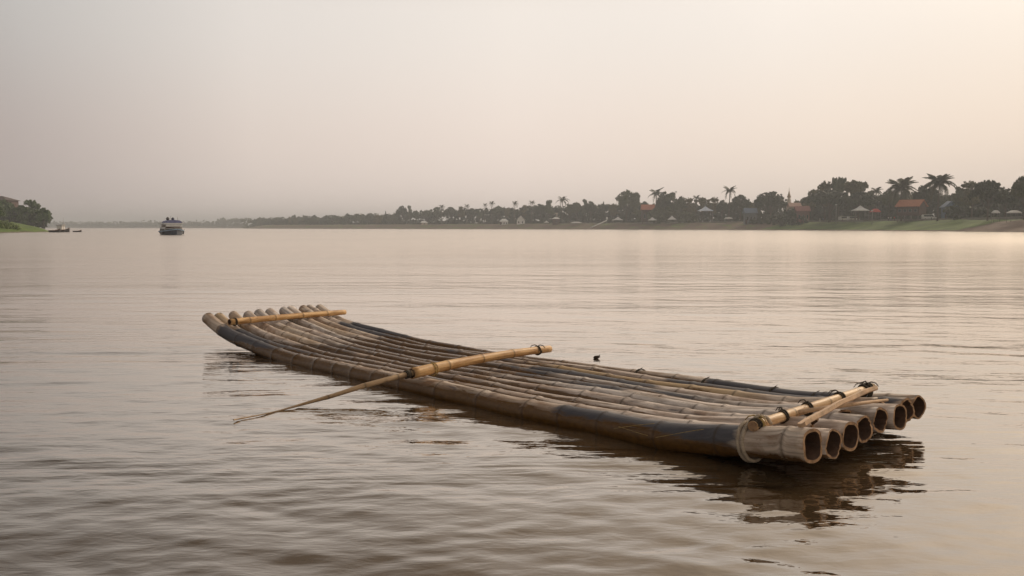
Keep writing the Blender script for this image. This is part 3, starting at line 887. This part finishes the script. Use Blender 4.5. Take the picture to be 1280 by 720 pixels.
def palm(px, top, wpx, inland, label, nf=18, S='R', lean=.03, detail=True, group='palms on the far bank'):
    rr = random.Random(int(px*10)); x, d, g = spot(px, inland, S)
    r_ = wpx*.5*d/FPX*1.08; ztop = top_z(top, d)-g; hub = max(2, ztop-r_*.55)
    o = empty('palm_tree', (x, d, g), label, 'palm tree', group)
    mb = MB(); k = 9
    mb.tube([(lean*hub*(i/k)**2-lean*hub, 0, hub*i/k) for i in range(k+1)], [max(.17, .022*hub)*(1.35 if i == 0 else 1-.45*i/k) for i in range(k+1)], 8)
    mb.build('trunk', M['bark'], o)
    allf = []
    for i in range(nf):
        a = i*2.399+rr.random()*.4; lvl = i/nf
        me = FR[0 if lvl < .35 else (1 if lvl < .7 else 2)]
        f = D.objects.new('frond', me); allf.append((f, a, -(.95-1.25*lvl) if lvl < .7 else .15+.5*(lvl-.7), r_*rr.uniform(.85, 1.1)))
    if detail:
        for f, a, tilt, sc_ in allf:
            C.objects.link(f); f.parent = o; f.location = (0, 0, hub); f.rotation_euler = (0, tilt, a); f.scale = (sc_,)*3
        mb = MB()
        for q in range(7):
            a = q*.9; c = (math.cos(a)*.03*hub, math.sin(a)*.03*hub, hub-.02*hub-(q % 2)*.015*hub); leafs(mb, c, .14, .16, 14, .16, rr)
        mb.build('coconut_cluster', M['bark'], o)
    else:
        mb = MB()
        for f, a, tilt, sc_ in allf:
            mt = Matrix.Translation((0,0,hub)) @ Matrix.Rotation(a, 4, 'Z') @ Matrix.Rotation(tilt, 4, 'Y') @ Matrix.Scale(sc_, 4)
            b = len(mb.v)
            for v_ in f.data.vertices: mb.v.append(tuple(mt @ v_.co))
            for pl in f.data.polygons: mb.face([b+i_ for i_ in pl.vertices])
            D.objects.remove(f)
        mb.build('crown', M['palm'], o)
for a in [
 (552.6,256,9,28,'first small palm from the left on the hazy shore'),
 (584,255.5,8,28,'second small palm from the left on the hazy shore'),
 (606.5,254.3,7,28,'shorter one of a pair of thin palms'),
 (615,251.6,9,28,'taller one of a pair of thin palms'),
 (643.8,251.6,10,26,'third palm on the hazy shore left of the white gabled roof'),
 (665,250.8,9,26,'bushy headed palm right of the white gabled roof'),
 (703,245.6,16,24,'spiky palm above the stacked pale hut'),
 (820,236.3,22,20,'bushy palm right of the red roofed house')]:
    palm(a[0], a[1], a[2], a[3], a[4], nf=14, detail=False)
palm(870, 244, 13, 28, 'small palm behind the pale blue pavilion', nf=14, detail=False)
palm(911.5, 233.5, 19, 22, 'lone tall brownish palm standing clear against the sky', nf=18)
palm(1094, 234.3, 18, 26, 'short palm with flat drooping head left of the drooping palm', nf=16)
palm(1124.5, 224, 40, 16, 'large drooping palm left of the orange roof', nf=30, lean=-.02)
palm(1172, 218.5, 38, 15, 'tallest palm standing right of the orange roofed house', nf=30)

# undergrowth closing the treeline near the ground
def filler(name, px0, px1, inland, ytop, label, dens, size, mat='leaf_dark', S='R', jit=3.0):
    rr = random.Random(int(px0)); mb = MB(); px = px0
    while px < px1:
        x, d, g = spot(px, inland+rr.uniform(0, 10), S)
        yt = lerp(ytop, px)+rr.uniform(-jit*.3, jit); zt = top_z(yt, d)-g
        if zt > .4:
            r_ = size*d/FPX*rr.uniform(.8, 1.3)
            k = max(1, int(zt/(r_*1.1)))
            for q in range(k+1):
                zc = g+zt*q/max(k, 1)*.85+r_*.2
                leafs(mb, (x+rr.uniform(-.5, .5)*r_, d+rr.uniform(-2, 2), zc), r_, r_*.75, dens, r_*.5, rr, shell=.3)
        px += size*.55
    mb.build(name, M[mat], kind='stuff', label=label)
filler('undergrowth', 322, 1000, 34, [(320,276.5), (420,274), (500,269), (600,264), (700,259), (800,257), (900,255), (1000,257)], 'dark undergrowth behind the trees of the far bank', 38, 6)
filler('undergrowth', 1000, 1310, 42, [(1000,252), (1100,246), (1200,244), (1310,244)], 'dark undergrowth behind the near end of the treeline', 60, 9)
filler('distant_wood', 40, 330, 14, [(60,279.8), (200,279.5), (265,279), (272,276.5), (285,275.4), (300,275.2), (315,275.6), (330,275)], 'far-off wood along the hazy river bend', 16, 4, mat='leaf', jit=1.2)
filler('riverside_bushes', 940, 1010, 9, [(940,276), (970,273), (985,262), (1000,270), (1010,276)], 'low bushes at the foot of the dome shaped tree', 30, 5, mat='leaf_dark')
filler('riverside_bushes', 798, 868, 17, [(798,264), (812,266), (822,262), (868,270)], 'bushes in front of the red roofed house', 100, 5.5, mat='leaf')
filler('riverside_bushes', 1178, 1232, 17, [(1178,264), (1192,262), (1232,262)], 'bushes in front of the blue house', 90, 6, mat='leaf_dark')

# left bank ---------------------------------------------------------
left = [
 (-16,254,40,'dome ',1,12,'large dark tree beyond the left edge of the view'),
 (6,250,34,'dome ',0,12,'dark tree below the brown roof at the left edge'),
 (38,250.6,30,'loose ',0,9,'tallest tree of the left bank clump'),
 (28,257,24,'dome ',2,8,'dense low tree in the middle of the left bank clump'),
 (46,255,22,'loose ',2,8,'ragged tree right of the tallest one on the left bank'),
 (56,260,20,'dome ',1,5,'rounded tree at the river end of the left bank clump')]
for s_ in left: tree(*s_[:7], group='trees on the left bank', S='L', low=.0)
filler('undergrowth', -40, 60, 9, [(-40,266), (10,265), (40,266), (60,274)], 'dark undergrowth below the left bank trees', 40, 7, S='L')
def left_bush():
    rr = random.Random(5); mb = MB()
    for k in range(1100):
        o_ = rr.uniform(.8, 13); y = rr.uniform(165, 222); i = min(range(len(SL)), key=lambda j: abs(SL[j].y-y) if SL[j].y < 226 else 1e9)
        p = SL[i]; x = p.x-o_-1.0; z = ground_l(x, y); r_ = rr.uniform(.5, 1.5)
        leafs(mb, (x, y, z+.25), r_, r_*.7, 40, .32, rr, shell=.2)
    mb.build('riverside_bushes', M['bush'], kind='stuff', label='bright green bushes covering the left bank slope')
left_bush()

# ------------------------------------------------------------------ buildings
B = {}
def cm(name, col, rough=.75, **k):
    if name not in B: B[name] = plain(name, col, rough, k.get('var', .15), k.get('scale', 1.5), k.get('bump', 0))
    return B[name]
WHITE = cm('white_paint', (.74,.73,.70)); CREAM = cm('cream_wall', (.55,.47,.38)); REDR = cm('red_tiles', (.50,.16,.09)); ORR = cm('orange_tiles', (.42,.16,.085))
BLUER = cm('blue_sheet_roof', (.13,.18,.26), .45); PBLUE = cm('pale_blue_roof', (.50,.55,.64), .5); GREYB = cm('blue_grey_wall', (.15,.17,.18)); DWOOD = cm('dark_wood', (.085,.045,.035))
TARP = cm('white_tarp', (.62,.61,.59), .6); BROWN = cm('brown_roof', (.07,.045,.035)); PINK = cm('pink_roof', (.50,.32,.25)); GLASS = cm('dark_glass', (.03,.035,.04), .15); POSTM = cm('post_grey', (.22,.20,.18)); REDC = cm('red_cloth', (.55,.09,.07)); TIN = cm('tin', (.35,.34,.33), .4)

def house(px, inland, y_eave, y_ridge, wpx, roofm, wallm, label, roof='gable', depth=None, S='R', cat='house', wins=3, name='house', rz=0, door=True, over=.5, legs=False, group=None):
    x, d, g = spot(px, inland, S); k = d/FPX
    W = wpx*k; ze = top_z(y_eave, d)-g; zr = top_z(y_ridge, d)-g; ze = max(ze, 1.5); zr = max(zr, ze+.6); Dp = depth or W*.7
    o = empty(name, (x, d+Dp/2, g), label, cat, group, rz=rz)
    b0 = ze*.38 if legs else -.6
    mb = MB(); mb.box((0, 0, (b0+ze)/2), (W, Dp, ze-b0)); 
    if roof == 'gable_front': mb.prism([(-W/2, ze), (W/2, ze), (0, zr-.15)], -Dp/2, Dp/2)
    mb.build('wall', wallm, o)
    if legs:
        for sx in (-1, -.33, .33, 1):
            for sy in (-1, 1):
                m2 = MB(); m2.tube([(sx*W*.45, sy*Dp*.45, -.5), (sx*W*.45, sy*Dp*.45, b0)], .14, 8); m2.build('post', POSTM, o)
    mb = MB(); th = .16; Wo, Do = W/2+over, Dp/2+over
    def slab(a, b, c, e):  # a,b eave, c,e ridge (ccw from above)
        i = [mb.vert(v_) for v_ in (a, b, c, e)]; j = [mb.vert((v_[0], v_[1], v_[2]+th)) for v_ in (a, b, c, e)]
        mb.face(i[::-1]); mb.face(j)
        for q in range(4): mb.face([i[q], i[(q+1)%4], j[(q+1)%4], j[q]])
    ez = ze-.05
    if roof == 'gable':
        slab((-Wo,-Do,ez), (Wo,-Do,ez), (Wo,0,zr), (-Wo,0,zr)); slab((Wo,Do,ez), (-Wo,Do,ez), (-Wo,0,zr+.004), (Wo,0,zr+.004))
        g2 = MB()
        for sx in (-1, 1):
            v_ = [(sx*W/2*.995, -Dp/2, ze), (sx*W/2*.995, Dp/2, ze), (sx*W/2*.995, 0, zr-.1)]
            i = [g2.vert(q) for q in v_]; jj = [g2.vert((q[0]-sx*.12, q[1], q[2])) for q in v_]
            g2.face(i); g2.face(jj[::-1])
            for q in range(3): g2.face([i[q], i[(q+1)%3], jj[(q+1)%3], jj[q]])
        g2.build('gable', wallm, o)
    elif roof == 'gable_front':
        slab((-Wo,Do,ez), (-Wo,-Do,ez), (0,-Do,zr), (0,Do,zr)); slab((Wo,-Do,ez), (Wo,Do,ez), (0,Do,zr+.004), (0,-Do,zr+.004))
    else:  # hip
        rl = max(0.05, W/2-Dp/2*.8) if roof == 'hip' else .08
        A = [(-Wo,-Do,ez), (Wo,-Do,ez), (Wo,Do,ez), (-Wo,Do,ez)]; r0, r1 = (-rl,0,zr), (rl,0,zr)
        i = [mb.vert(q) for q in A]; a0, a1 = mb.vert(r0), mb.vert(r1)
        mb.face([i[0], i[1], a1, a0]); mb.face([i[1], i[2], a1]); mb.face([i[2], i[3], a0, a1]); mb.face([i[3], i[0], a0])
        jj = [mb.vert((q[0], q[1], q[2]-.12)) for q in A]
        for q in range(4): mb.face([i[(q+1)%4], i[q], jj[q], jj[(q+1)%4]])
        mb.face(jj[::-1])
    mb.build('roof', roofm, o)
    for q in range(wins):
        wx = -W/2+W*(q+.5+(.12 if door else 0))/max(wins, 1)*.95
        m2 = MB(); m2.box((wx, -Dp/2-.03, b0+(ze-b0)*.55), (W*.14, .1, (ze-b0)*.34)); wf = m2.build('window', POSTM, o)
        m2 = MB(); m2.box((wx, -Dp/2-.09, b0+(ze-b0)*.55), (W*.11, .03, (ze-b0)*.28)); m2.build('pane', GLASS, wf)
    if door and not legs:
        m2 = MB(); m2.box((-W*.42, -Dp/2-.04, .95), (min(1.1, W*.14), .08, min(2.1, ze*.8))); m2.build('door', DWOOD, o)
    return o
def pavilion(px, inland, y_eave, y_top, wpx, roofm, label, flat=False, S='R', cat='canopy', name='canopy_tent', group=None, yb=None):
    x, d, g = spot(px, inland, S); k = d/FPX; W = wpx*k; ze = max(1.2, top_z(y_eave, d)-g); zt = max(ze+.15, top_z(y_top, d)-g)
    o = empty(name, (x, d, g), label, cat, group); Dp = W*.8
    mb = MB(); n = 4; A = [(-W/2,-Dp/2), (W/2,-Dp/2), (W/2,Dp/2), (-W/2,Dp/2)]
    lo = [mb.vert((a[0], a[1], ze-.22)) for a in A]; e = [mb.vert((a[0], a[1], ze)) for a in A]
    q1 = [mb.vert((a[0]*.45, a[1]*.45, ze+(zt-ze)*(.42 if not flat else .9))) for a in A]; tp = mb.vert((0, 0, zt))
    for i in range(4):
        j = (i+1) % 4; mb.face([lo[i], lo[j], e[j], e[i]]); mb.face([e[i], e[j], q1[j], q1[i]]); mb.face([q1[i], q1[j], tp])
    mb.face(lo[::-1])
    mb.build('roof', roofm, o)
    for a in A:
        m2 = MB(); m2.tube([(a[0]*.93, a[1]*.93, -.3), (a[0]*.93, a[1]*.93, ze-.1)], max(.05, W*.012), 6); m2.build('post', POSTM, o)
    return o
house(530, 16, 278.3, 276.2, 8, WHITE, CREAM, 'small pale roofed hut below the rounded grey tree', roof='hip', wins=1)
pavilion(595.5, 14, 280, 278, 5, TARP, 'tiny white tent on the hazy shore left of the white building')
house(630, 14, 276.5, 273.5, 10, WHITE, WHITE, 'small white riverside building left of the white gabled roof', roof='hip', wins=3, cat='building', name='building')
house(651, 15, 275, 269.5, 10, WHITE, WHITE, 'white building with a pointed gable roof', roof='gable_front', wins=2, door=False)
house(696, 40, 269.2, 265.5, 7.5, CREAM, CREAM, 'pale upper hut behind the white roofed hut', roof='hip', wins=1, door=False)
house(695, 13, 273.3, 271.6, 8.5, WHITE, DWOOD, 'dark hut with a white roof below the spiky palm', roof='hip', wins=1)
pavilion(683, 12, 278, 275.6, 6, TARP, 'little white tent left of the dark hut with a white roof')
pavilion(720, 11, 278.2, 277.1, 13, TARP, 'long low white awning near the waterline', flat=True, cat='awning', name='awning')
pavilion(772, 13, 274.8, 270.8, 12, TARP, 'white canopy below the big round tree')
house(810, 20, 262.5, 256, 15, REDR, cm('brick_wall', (.10,.06,.045)), 'red roofed house half hidden between the big round tree and the bushy palm', roof='gable', wins=3)
pavilion(815, 12, 275, 271.3, 10, TARP, 'wide white umbrella canopy below the red roofed house')
pavilion(839.5, 12, 274.2, 269.4, 10, TARP, 'pointed white tent right of the wide white umbrella canopy')
pavilion(881, 17, 263.3, 257.8, 17, PBLUE, 'pavilion with a pale blue pyramid roof on posts', cat='pavilion', name='pavilion')
house(896, 50, 256.5, 253.2, 6, WHITE, WHITE, 'bright white hut high among the trees left of the lone palm', roof='hip', wins=1, door=False)
pavilion(910, 12, 272.8, 271.6, 9, TARP, 'small flat white awning left of the blue grey house', flat=True, cat='awning', name='awning')
house(938, 13, 266.5, 260.5, 14, BLUER, GREYB, 'blue grey riverside house left of the dome shaped tree', roof='gable', wins=3)
house(993, 20, 258.5, 254, 13, PINK, CREAM, 'cream house with a pinkish roof below the temple spire', roof='gable', wins=2)
house(1003, 16, 264, 258, 16, cm('maroon_roof', (.30,.12,.10)), cm('maroon_wall', (.24,.12,.10)), 'maroon house right of the pinkish roof', roof='gable', wins=3)
pavilion(1074, 14, 263, 256.8, 18, TARP, 'white gabled tent under the dark trees')
house(1142, 17, 258.3, 250, 29, ORR, DWOOD, 'dark wooden house with an orange tiled roof', roof='gable', wins=4, legs=True, rz=-.85)
house(1187, 24, 259.5, 252, 15, BLUER, cm('blue_wall', (.10,.16,.24)), 'blue house with a sheet roof right of the tallest palm', roof='gable_front', wins=2)
house(-12, 24, 250, 244.8, 44, BROWN, DWOOD, 'dark house with a brown curved roof at the left edge', roof='hip', S='L', wins=3)
pavilion(1243, 12, 265.5, 262.8, 8, TARP, 'left one of two flat white awnings near the right edge', flat=True, cat='awning', name='awning')
pavilion(1266, 12, 265.5, 263, 14, TARP, 'right and wider one of two flat white awnings near the right edge', flat=True, cat='awning', name='awning')
pavilion(1093, 14, 264.5, 261, 11, REDC, 'red cloth market stall right of the white gabled tent', flat=True, cat='stall', name='market_stall')

# white ramp / jetty
def ramp_():
    x, d, g = spot(746, 6); o = empty('boat_ramp', (x, d, 0), 'narrow white ramp slanting down to the river', 'ramp')
    k = d/FPX; mb = MB(); a = (-8*k, -1, .9); b = (13*k, 3, top_z(275.5, d))
    mb.tube([a, b], .35, 4); mb.build('deck', WHITE, o)
    for q in (.1, .4, .7, .95):
        p = Vector(a).lerp(Vector(b), q); m2 = MB(); m2.tube([(p.x, p.y, -.5), tuple(p)], .12, 6); m2.build('post', POSTM, o)
    m2 = MB(); m2.box((b[0], b[1], b[2]+1.2), (1.0, 1.0, 1.5)); m2.build('gatehouse', WHITE, o)
ramp_()
# temple spire
def spire():
    x, d, g = spot(985, 30); h = top_z(234.5, d)-g; o = empty('temple_spire', (x, d, g), 'slender temple spire rising above the pinkish roof', 'spire')
    hb = top_z(247, d)-g; k = d/FPX
    mb = MB(); n = 16
    prof = [(2.9,0), (2.9,hb*.8), (2.2,hb*.86), (2.4,hb*.9), (1.5,hb*.96), (1.6,hb)]
    def lathe(prof, name, mat):
        mb = MB(); rows = [[mb.vert((r_*k*math.cos(6.283*j/n), r_*k*math.sin(6.283*j/n), z)) for j in range(n)] for r_, z in prof]
        for i in range(len(rows)-1):
            for j in range(n): mb.face([rows[i][j], rows[i][(j+1)%n], rows[i+1][(j+1)%n], rows[i+1][j]], 0, True)
        mb.face(rows[-1]); return mb.build(name, mat, o)
    lathe(prof, 'base', CREAM)
    dh = h-hb; lathe([(2.4,hb), (2.5,hb+dh*.08), (1.6,hb+dh*.2), (1.7,hb+dh*.26), (.9,hb+dh*.4), (.9,hb+dh*.45), (.45,hb+dh*.6), (.12,h)], 'pinnacle', cm('spire_gold', (.35,.24,.13)))
spire()
# street lamps on the promenade
for px, yt, lb in ((1044, 256.5, 'tall grey street lamp in front of the great tree group'), (1089, 264, 'short pale post beside the red market stall')):
    x, d, g = spot(px, 11); h = top_z(yt, d)-g
    o = empty('street_lamp', (x, d, g), lb, 'street lamp'); mb = MB(); mb.tube([(0,0,-.3), (0,0,h)], [.12,.08], 8); mb.build('pole', TIN, o)
    mb = MB(); mb.box((0, 0, h+.1), (.7, .3, .22)); mb.box((0,0,h+.28), (.4,.2,.15)); mb.build('lamp_head', WHITE, o)
# promenade low wall
def promenade():
    pts = [p for p in SR if 200 < p.y < 640]; mb = MB(); prev = None
    for i in range(1, len(pts)-1):
        t_ = (pts[i+1]-pts[i-1]).normalized(); n_ = Vector((t_.y, -t_.x)); p = pts[i]
        sect = [(18.2, 3.1), (18.2, 4.05), (18.6, 4.05), (18.6, 3.1)]
        r_ = [mb.vert((p.x+n_.x*o_, p.y+n_.y*o_, z)) for o_, z in sect]
        if prev:
            for j in range(3): mb.face([prev[j], prev[j+1], r_[j+1], r_[j]])
        prev = r_
    tag(mb.build('promenade_wall', M['paving']), 'low stone wall along the top of the right bank', 'wall')
promenade()
# parked vans along the promenade
def van(px, inland, label, col, L_=4.6):
    x, d, g = spot(px, inland); o = empty('parked_van', (x, d, g), label, 'van', 'vehicles parked along the promenade', rz=rad(R.uniform(-15, 15)))
    mb = MB(); pr = [(-L_/2,.45), (L_/2,.45), (L_/2,1.05), (L_/2-.55,1.2), (L_/2-1.2,1.95), (-L_/2+.15,2.0), (-L_/2,1.6)]
    mb.prism(pr, -.85, .85); mb.build('body', col, o)
    mb = MB(); mb.prism([(-L_/2+.4,1.3), (L_/2-.85,1.3), (L_/2-1.3,1.82), (-L_/2+.4,1.85)], -.865, .865); mb.build('windows', GLASS, o)
    for sx in (-1, 1):
        for sy in (-1, 1):
            m2 = MB(); m2.tube([(sx*L_*.32, sy*.86-.1, .34), (sx*L_*.32, sy*.86+.1, .34)], .34, 14); m2.build('wheel', GLASS, o)
van(1054.5, 21, 'white van parked left of the white gabled tent', WHITE)
van(1065.5, 21, 'white van parked directly in front of the white gabled tent', WHITE)
van(1160, 20, 'white van parked beside the orange roofed house', WHITE)

# people strolling on the promenade, far away
def person_proto():
    me = D.meshes.new('person_mesh')
    V = [(0,0,.95), (0,0,1.15), (0,0,1.38), (0,0,1.50), (0,0,1.62), (.10,0,.90), (.11,.03,.50), (.11,0,.08), (.11,-.14,.04), (-.10,0,.90), (-.11,-.04,.50), (-.11,.05,.08), (-.11,-.09,.04), (.19,0,1.38), (.24,.02,1.12), (.25,-.05,.88), (-.19,0,1.38), (-.24,.02,1.12), (-.25,-.05,.88)]
    Ed = [(0,1),(1,2),(2,3),(3,4),(0,5),(5,6),(6,7),(7,8),(0,9),(9,10),(10,11),(11,12),(2,13),(13,14),(14,15),(2,16),(16,17),(17,18)]
    rd = [.15,.14,.16,.06,.11,.09,.07,.05,.04,.09,.07,.05,.04,.06,.045,.035,.06,.045,.035]
    me.from_pydata(V, Ed, []); o = D.objects.new('person', me); C.objects.link(o)
    m = o.modifiers.new('s', 'SKIN'); me.skin_vertices[0].data[0].use_root = True
    for i, q in enumerate(rd): me.skin_vertices[0].data[i].radius = (q, q*.8)
    o.modifiers.new('u', 'SUBSURF').levels = 1
    dg = bpy.context.evaluated_depsgraph_get(); dg.update()
    out = D.meshes.new_from_object(o.evaluated_get(dg)); D.objects.remove(o)
    return out
PM = person_proto()
SKIN = cm('skin', (.25,.15,.10)); 
def person(px, inland, shirt, trousers, label, rz=0):
    x, d, g = spot(px, inland); me = PM.copy()
    for q in (shirt, trousers, SKIN): me.materials.append(q)
    for p in me.polygons:
        z = p.center.z; ax_ = abs(p.center.x)
        p.material_index = 2 if (z > 1.46 or (ax_ > .2 and z < 1.15) or z < .07) else (0 if z > .95 else 1)
        p.use_smooth = True
    o = D.objects.new('person', me); C.objects.link(o); o.location = (x, d, g+.02); o.rotation_euler = (0, 0, rz)
    tag(o, label, 'person', 'people on the promenade')
DK = cm('dark_cloth', (.04,.04,.05)); LC = cm('light_cloth', (.62,.60,.56)); BC = cm('blue_cloth', (.12,.17,.30))
for a in [(1109.5,16.5,LC,DK,'person in a white shirt standing left under the drooping palm',.4), (1112.5,16.5,LC,BC,'person in a white shirt right beside another under the drooping palm',2.2), (1117,17,REDC,DK,'person in a red shirt under the drooping palm',-1),
          (1052,16.5,LC,DK,'person in a pale shirt by the left white van',1.4), (1028,16.5,BC,DK,'person in a blue shirt left of the tall street lamp',0), (1024,16.5,LC,LC,'person all in white left of the tall street lamp',3),
          (960,16.5,LC,DK,'person in white below the dome shaped tree',.3), (868,16.5,LC,DK,'person in white left of the pale blue pavilion',1), (887,16.5,BC,LC,'person in blue right of the pale blue pavilion',2), (1163,17,LC,DK,'person in a pale shirt right of the orange roofed house',.8)]: person(*a)
# ------------------------------------------------------------------ boats
def hull_mesh(Lh, W, H, bow=.35, sheer=.35, n=16):
    """hull pointing to -y (towards the viewer), z from -.3 to H"""
    mb = MB(); rows = []
    for i in range(n+1):
        u_ = i/n; y = -Lh/2+Lh*u_; wd = W/2*min(1, (u_/bow))**.55 if u_ < bow else W/2*(1-.12*(u_-bow)); wd = max(wd, .06)
        hz = H*(1+sheer*max(0, 1-u_/.4)**2)
        row = [(-wd, hz), (-wd*1.04, hz*.82), (-wd*.93, hz*.3), (-wd*.7, -.15), (0, -.35), (wd*.7, -.15), (wd*.93, hz*.3), (wd*1.04, hz*.82), (wd, hz)]
        rows.append([mb.vert((a, y, b)) for a, b in row])
    for i in range(n):
        for j in range(8): mb.face([rows[i][j], rows[i+1][j], rows[i+1][j+1], rows[i][j+1]], 0 if 1 <= j <= 6 else 1, False)
        mb.face([rows[i][8], rows[i+1][8], rows[i+1][0], rows[i][0]], 1)
    mb.face(rows[0]); mb.face(rows[-1][::-1])
    return mb
HBLUE = cm('hull_blue', (.04,.055,.085), .5); HDARK = cm('hull_dark', (.05,.04,.035), .6); TBLUE = cm('blue_tarp', (.13,.14,.27), .6); RUB = cm('tyre_black', (.02,.02,.02), .8)
def ferry():
    o = empty('river_ferry', (-51.27, 150.5, 0), 'small blue and white ferry boat out on the river at the left', 'boat', rz=rad(27))
    hm = hull_mesh(8.6, 2.9, .62); hm.build('hull', [HBLUE, HDARK], o)
    for sx in (-1, 1):
        m2 = MB(); m2.tube([(sx*1.50, 3.6, .50), (sx*1.52, 1, .50), (sx*1.50, -1.3, .54), (sx*1.25, -2.8, .62), (sx*.7, -3.8, .72), (sx*.05, -4.36, .82)], .075, 6); m2.build('rubbing_strake', cm('strake_blue', (.30,.42,.55)), o)
    mb = MB(); mb.box((0, 1.3, .80), (2.5, 5.4, .34)); mb.build('cabin_base', HDARK, o)
    for sx in (-1, 1):
        for y in (-1.3, .2, 1.7, 3.2):
            m2 = MB(); m2.tube([(sx*1.2, y, .6), (sx*1.2, y, 1.66)], .035, 6); m2.build('post', WHITE, o)
    for sx in (-1, 1):
        m2 = MB(); m2.box((sx*1.24, 1.0, 1.02), (.04, 4.8, .26)); m2.build('side_board', WHITE, o)
    m2 = MB(); m2.box((0, -1.42, 1.40), (2.2, .05, .34)); m2.build('front_curtain', WHITE, o)
    m2 = MB(); m2.box((0, 3.2, 1.1), (2.2, .06, .9)); m2.build('rear_wall', cm('ferry_wood', (.20,.10,.05)), o)
    m2 = MB(); m2.box((.55, -.4, 1.0), (.9, .8, .5)); m2.build('wheelhouse', cm('ferry_wood', (.20,.10,.05)), o)
    m2 = MB(); m2.box((0, 1.0, 1.70), (2.75, 5.3, .12)); rf = m2.build('roof', WHITE, o)
    m2 = MB()
    pr = [(-1.15,1.762), (1.25,1.762), (1.2,1.98), (.9,2.15), (.2,2.22), (-.5,2.2), (-1.0,2.05)]
    m2.prism(pr, -1.2, 2.6); m2.build('tarpaulin', TBLUE, rf)
    m2 = MB(); m2.tube([(-.15,.2,2.1), (-.15,.2,2.85)], .025, 6); m2.build('mast', TIN, rf)
    m2 = MB(); m2.tube([(1.1,1.8,1.8), (1.05,1.8,2.75)], .03, 6); m2.build('mast', TIN, rf)
    for x, y, z in ((-1.45,-.9,.42), (1.5,-.6,.42), (1.5,1.2,.42)):
        m2 = MB(); m2.tube([(x, y+.26*math.cos(a*.524), z+.26*math.sin(a*.524)) for a in range(12)], .085, 8, closed=True); m2.build('tyre_fender', RUB, o)
    m2 = MB(); m2.tube([(-1.42,-2.0,.75), (-1.3,-3.2,.9), (-.4,-4.1,1.0), (.4,-4.1,1.0), (1.3,-3.2,.9), (1.42,-2.0,.75)], .03, 6); m2.build('rail', WHITE, o)
    # bundles on the roof
    for (x, y, s_, lb, mt) in ((-.62,.0,.25,'larger left dark bundle on the roof of the ferry',HDARK), (.1,-.1,.22,'smaller right dark bundle on the roof of the ferry',cm('bundle_navy', (.03,.03,.06)))):
        rr = random.Random(int(s_*100)); mb = MB(); n = 10; rows = []
        for i in range(7):
            v_ = i/6; r_ = s_*math.sin(math.pi*(.12+.83*v_))**.7
            rows.append([mb.vert((r_*math.cos(6.283*j/n)*(1+.15*rr.random()), r_*math.sin(6.283*j/n)*(1+.15*rr.random()), v_*s_*2)) for j in range(n)])
        for i in range(6):
            for j in range(n): mb.face([rows[i][j], rows[i][(j+1)%n], rows[i+1][(j+1)%n], rows[i+1][j]], 0, True)
        mb.face(rows[0][::-1]); mb.face(rows[-1])
        b = mb.build('cargo_bundle', mt); tag(b, lb, 'bundle')
        ca, sa = math.cos(rad(27)), math.sin(rad(27)); b.location = (-51.27+x*ca-y*sa, 150.5+x*sa+y*ca, 2.16)
ferry()
def small_boat(px, d, L_, W, H, label, cab, mast=None, rz=80):
    x = (px-640)/FPX*d; o = empty('moored_boat', (x, d, 0), label, 'boat', rz=rad(rz))
    hull_mesh(L_, W, H, sheer=.7).build('hull', [HDARK, cm('ferry_wood', (.20,.10,.05))], o)
    if cab:
        mb = MB(); mb.box((0, .6, H+.45), (W*.75, L_*.4, .9)); mb.build('cabin', WHITE, o)
        mb = MB(); mb.prism([(-W*.5, H+.85), (W*.5, H+.85), (W*.35, H+1.15), (0, H+1.25), (-W*.35, H+1.15)], .6-L_*.24, .6+L_*.24); mb.build('roof', TIN, o)
    if mast:
        mb = MB(); mb.tube([(0, 0, H), (.1, 0, mast)], [.07,.03], 6); mb.build('mast', TIN, o)
small_boat(70, 223, 2.8, 1.2, .5, 'low dark boat moored against the tip of the left bank', False, rz=70)
small_boat(80, 232, 3.2, 1.5, .6, 'moored boat with pale cabin and thin mast off the left bank', True, mast=3.4)
small_boat(98, 236, 1.9, 1.1, .32, 'lone low dark boat right of the masted boat', False, rz=84)
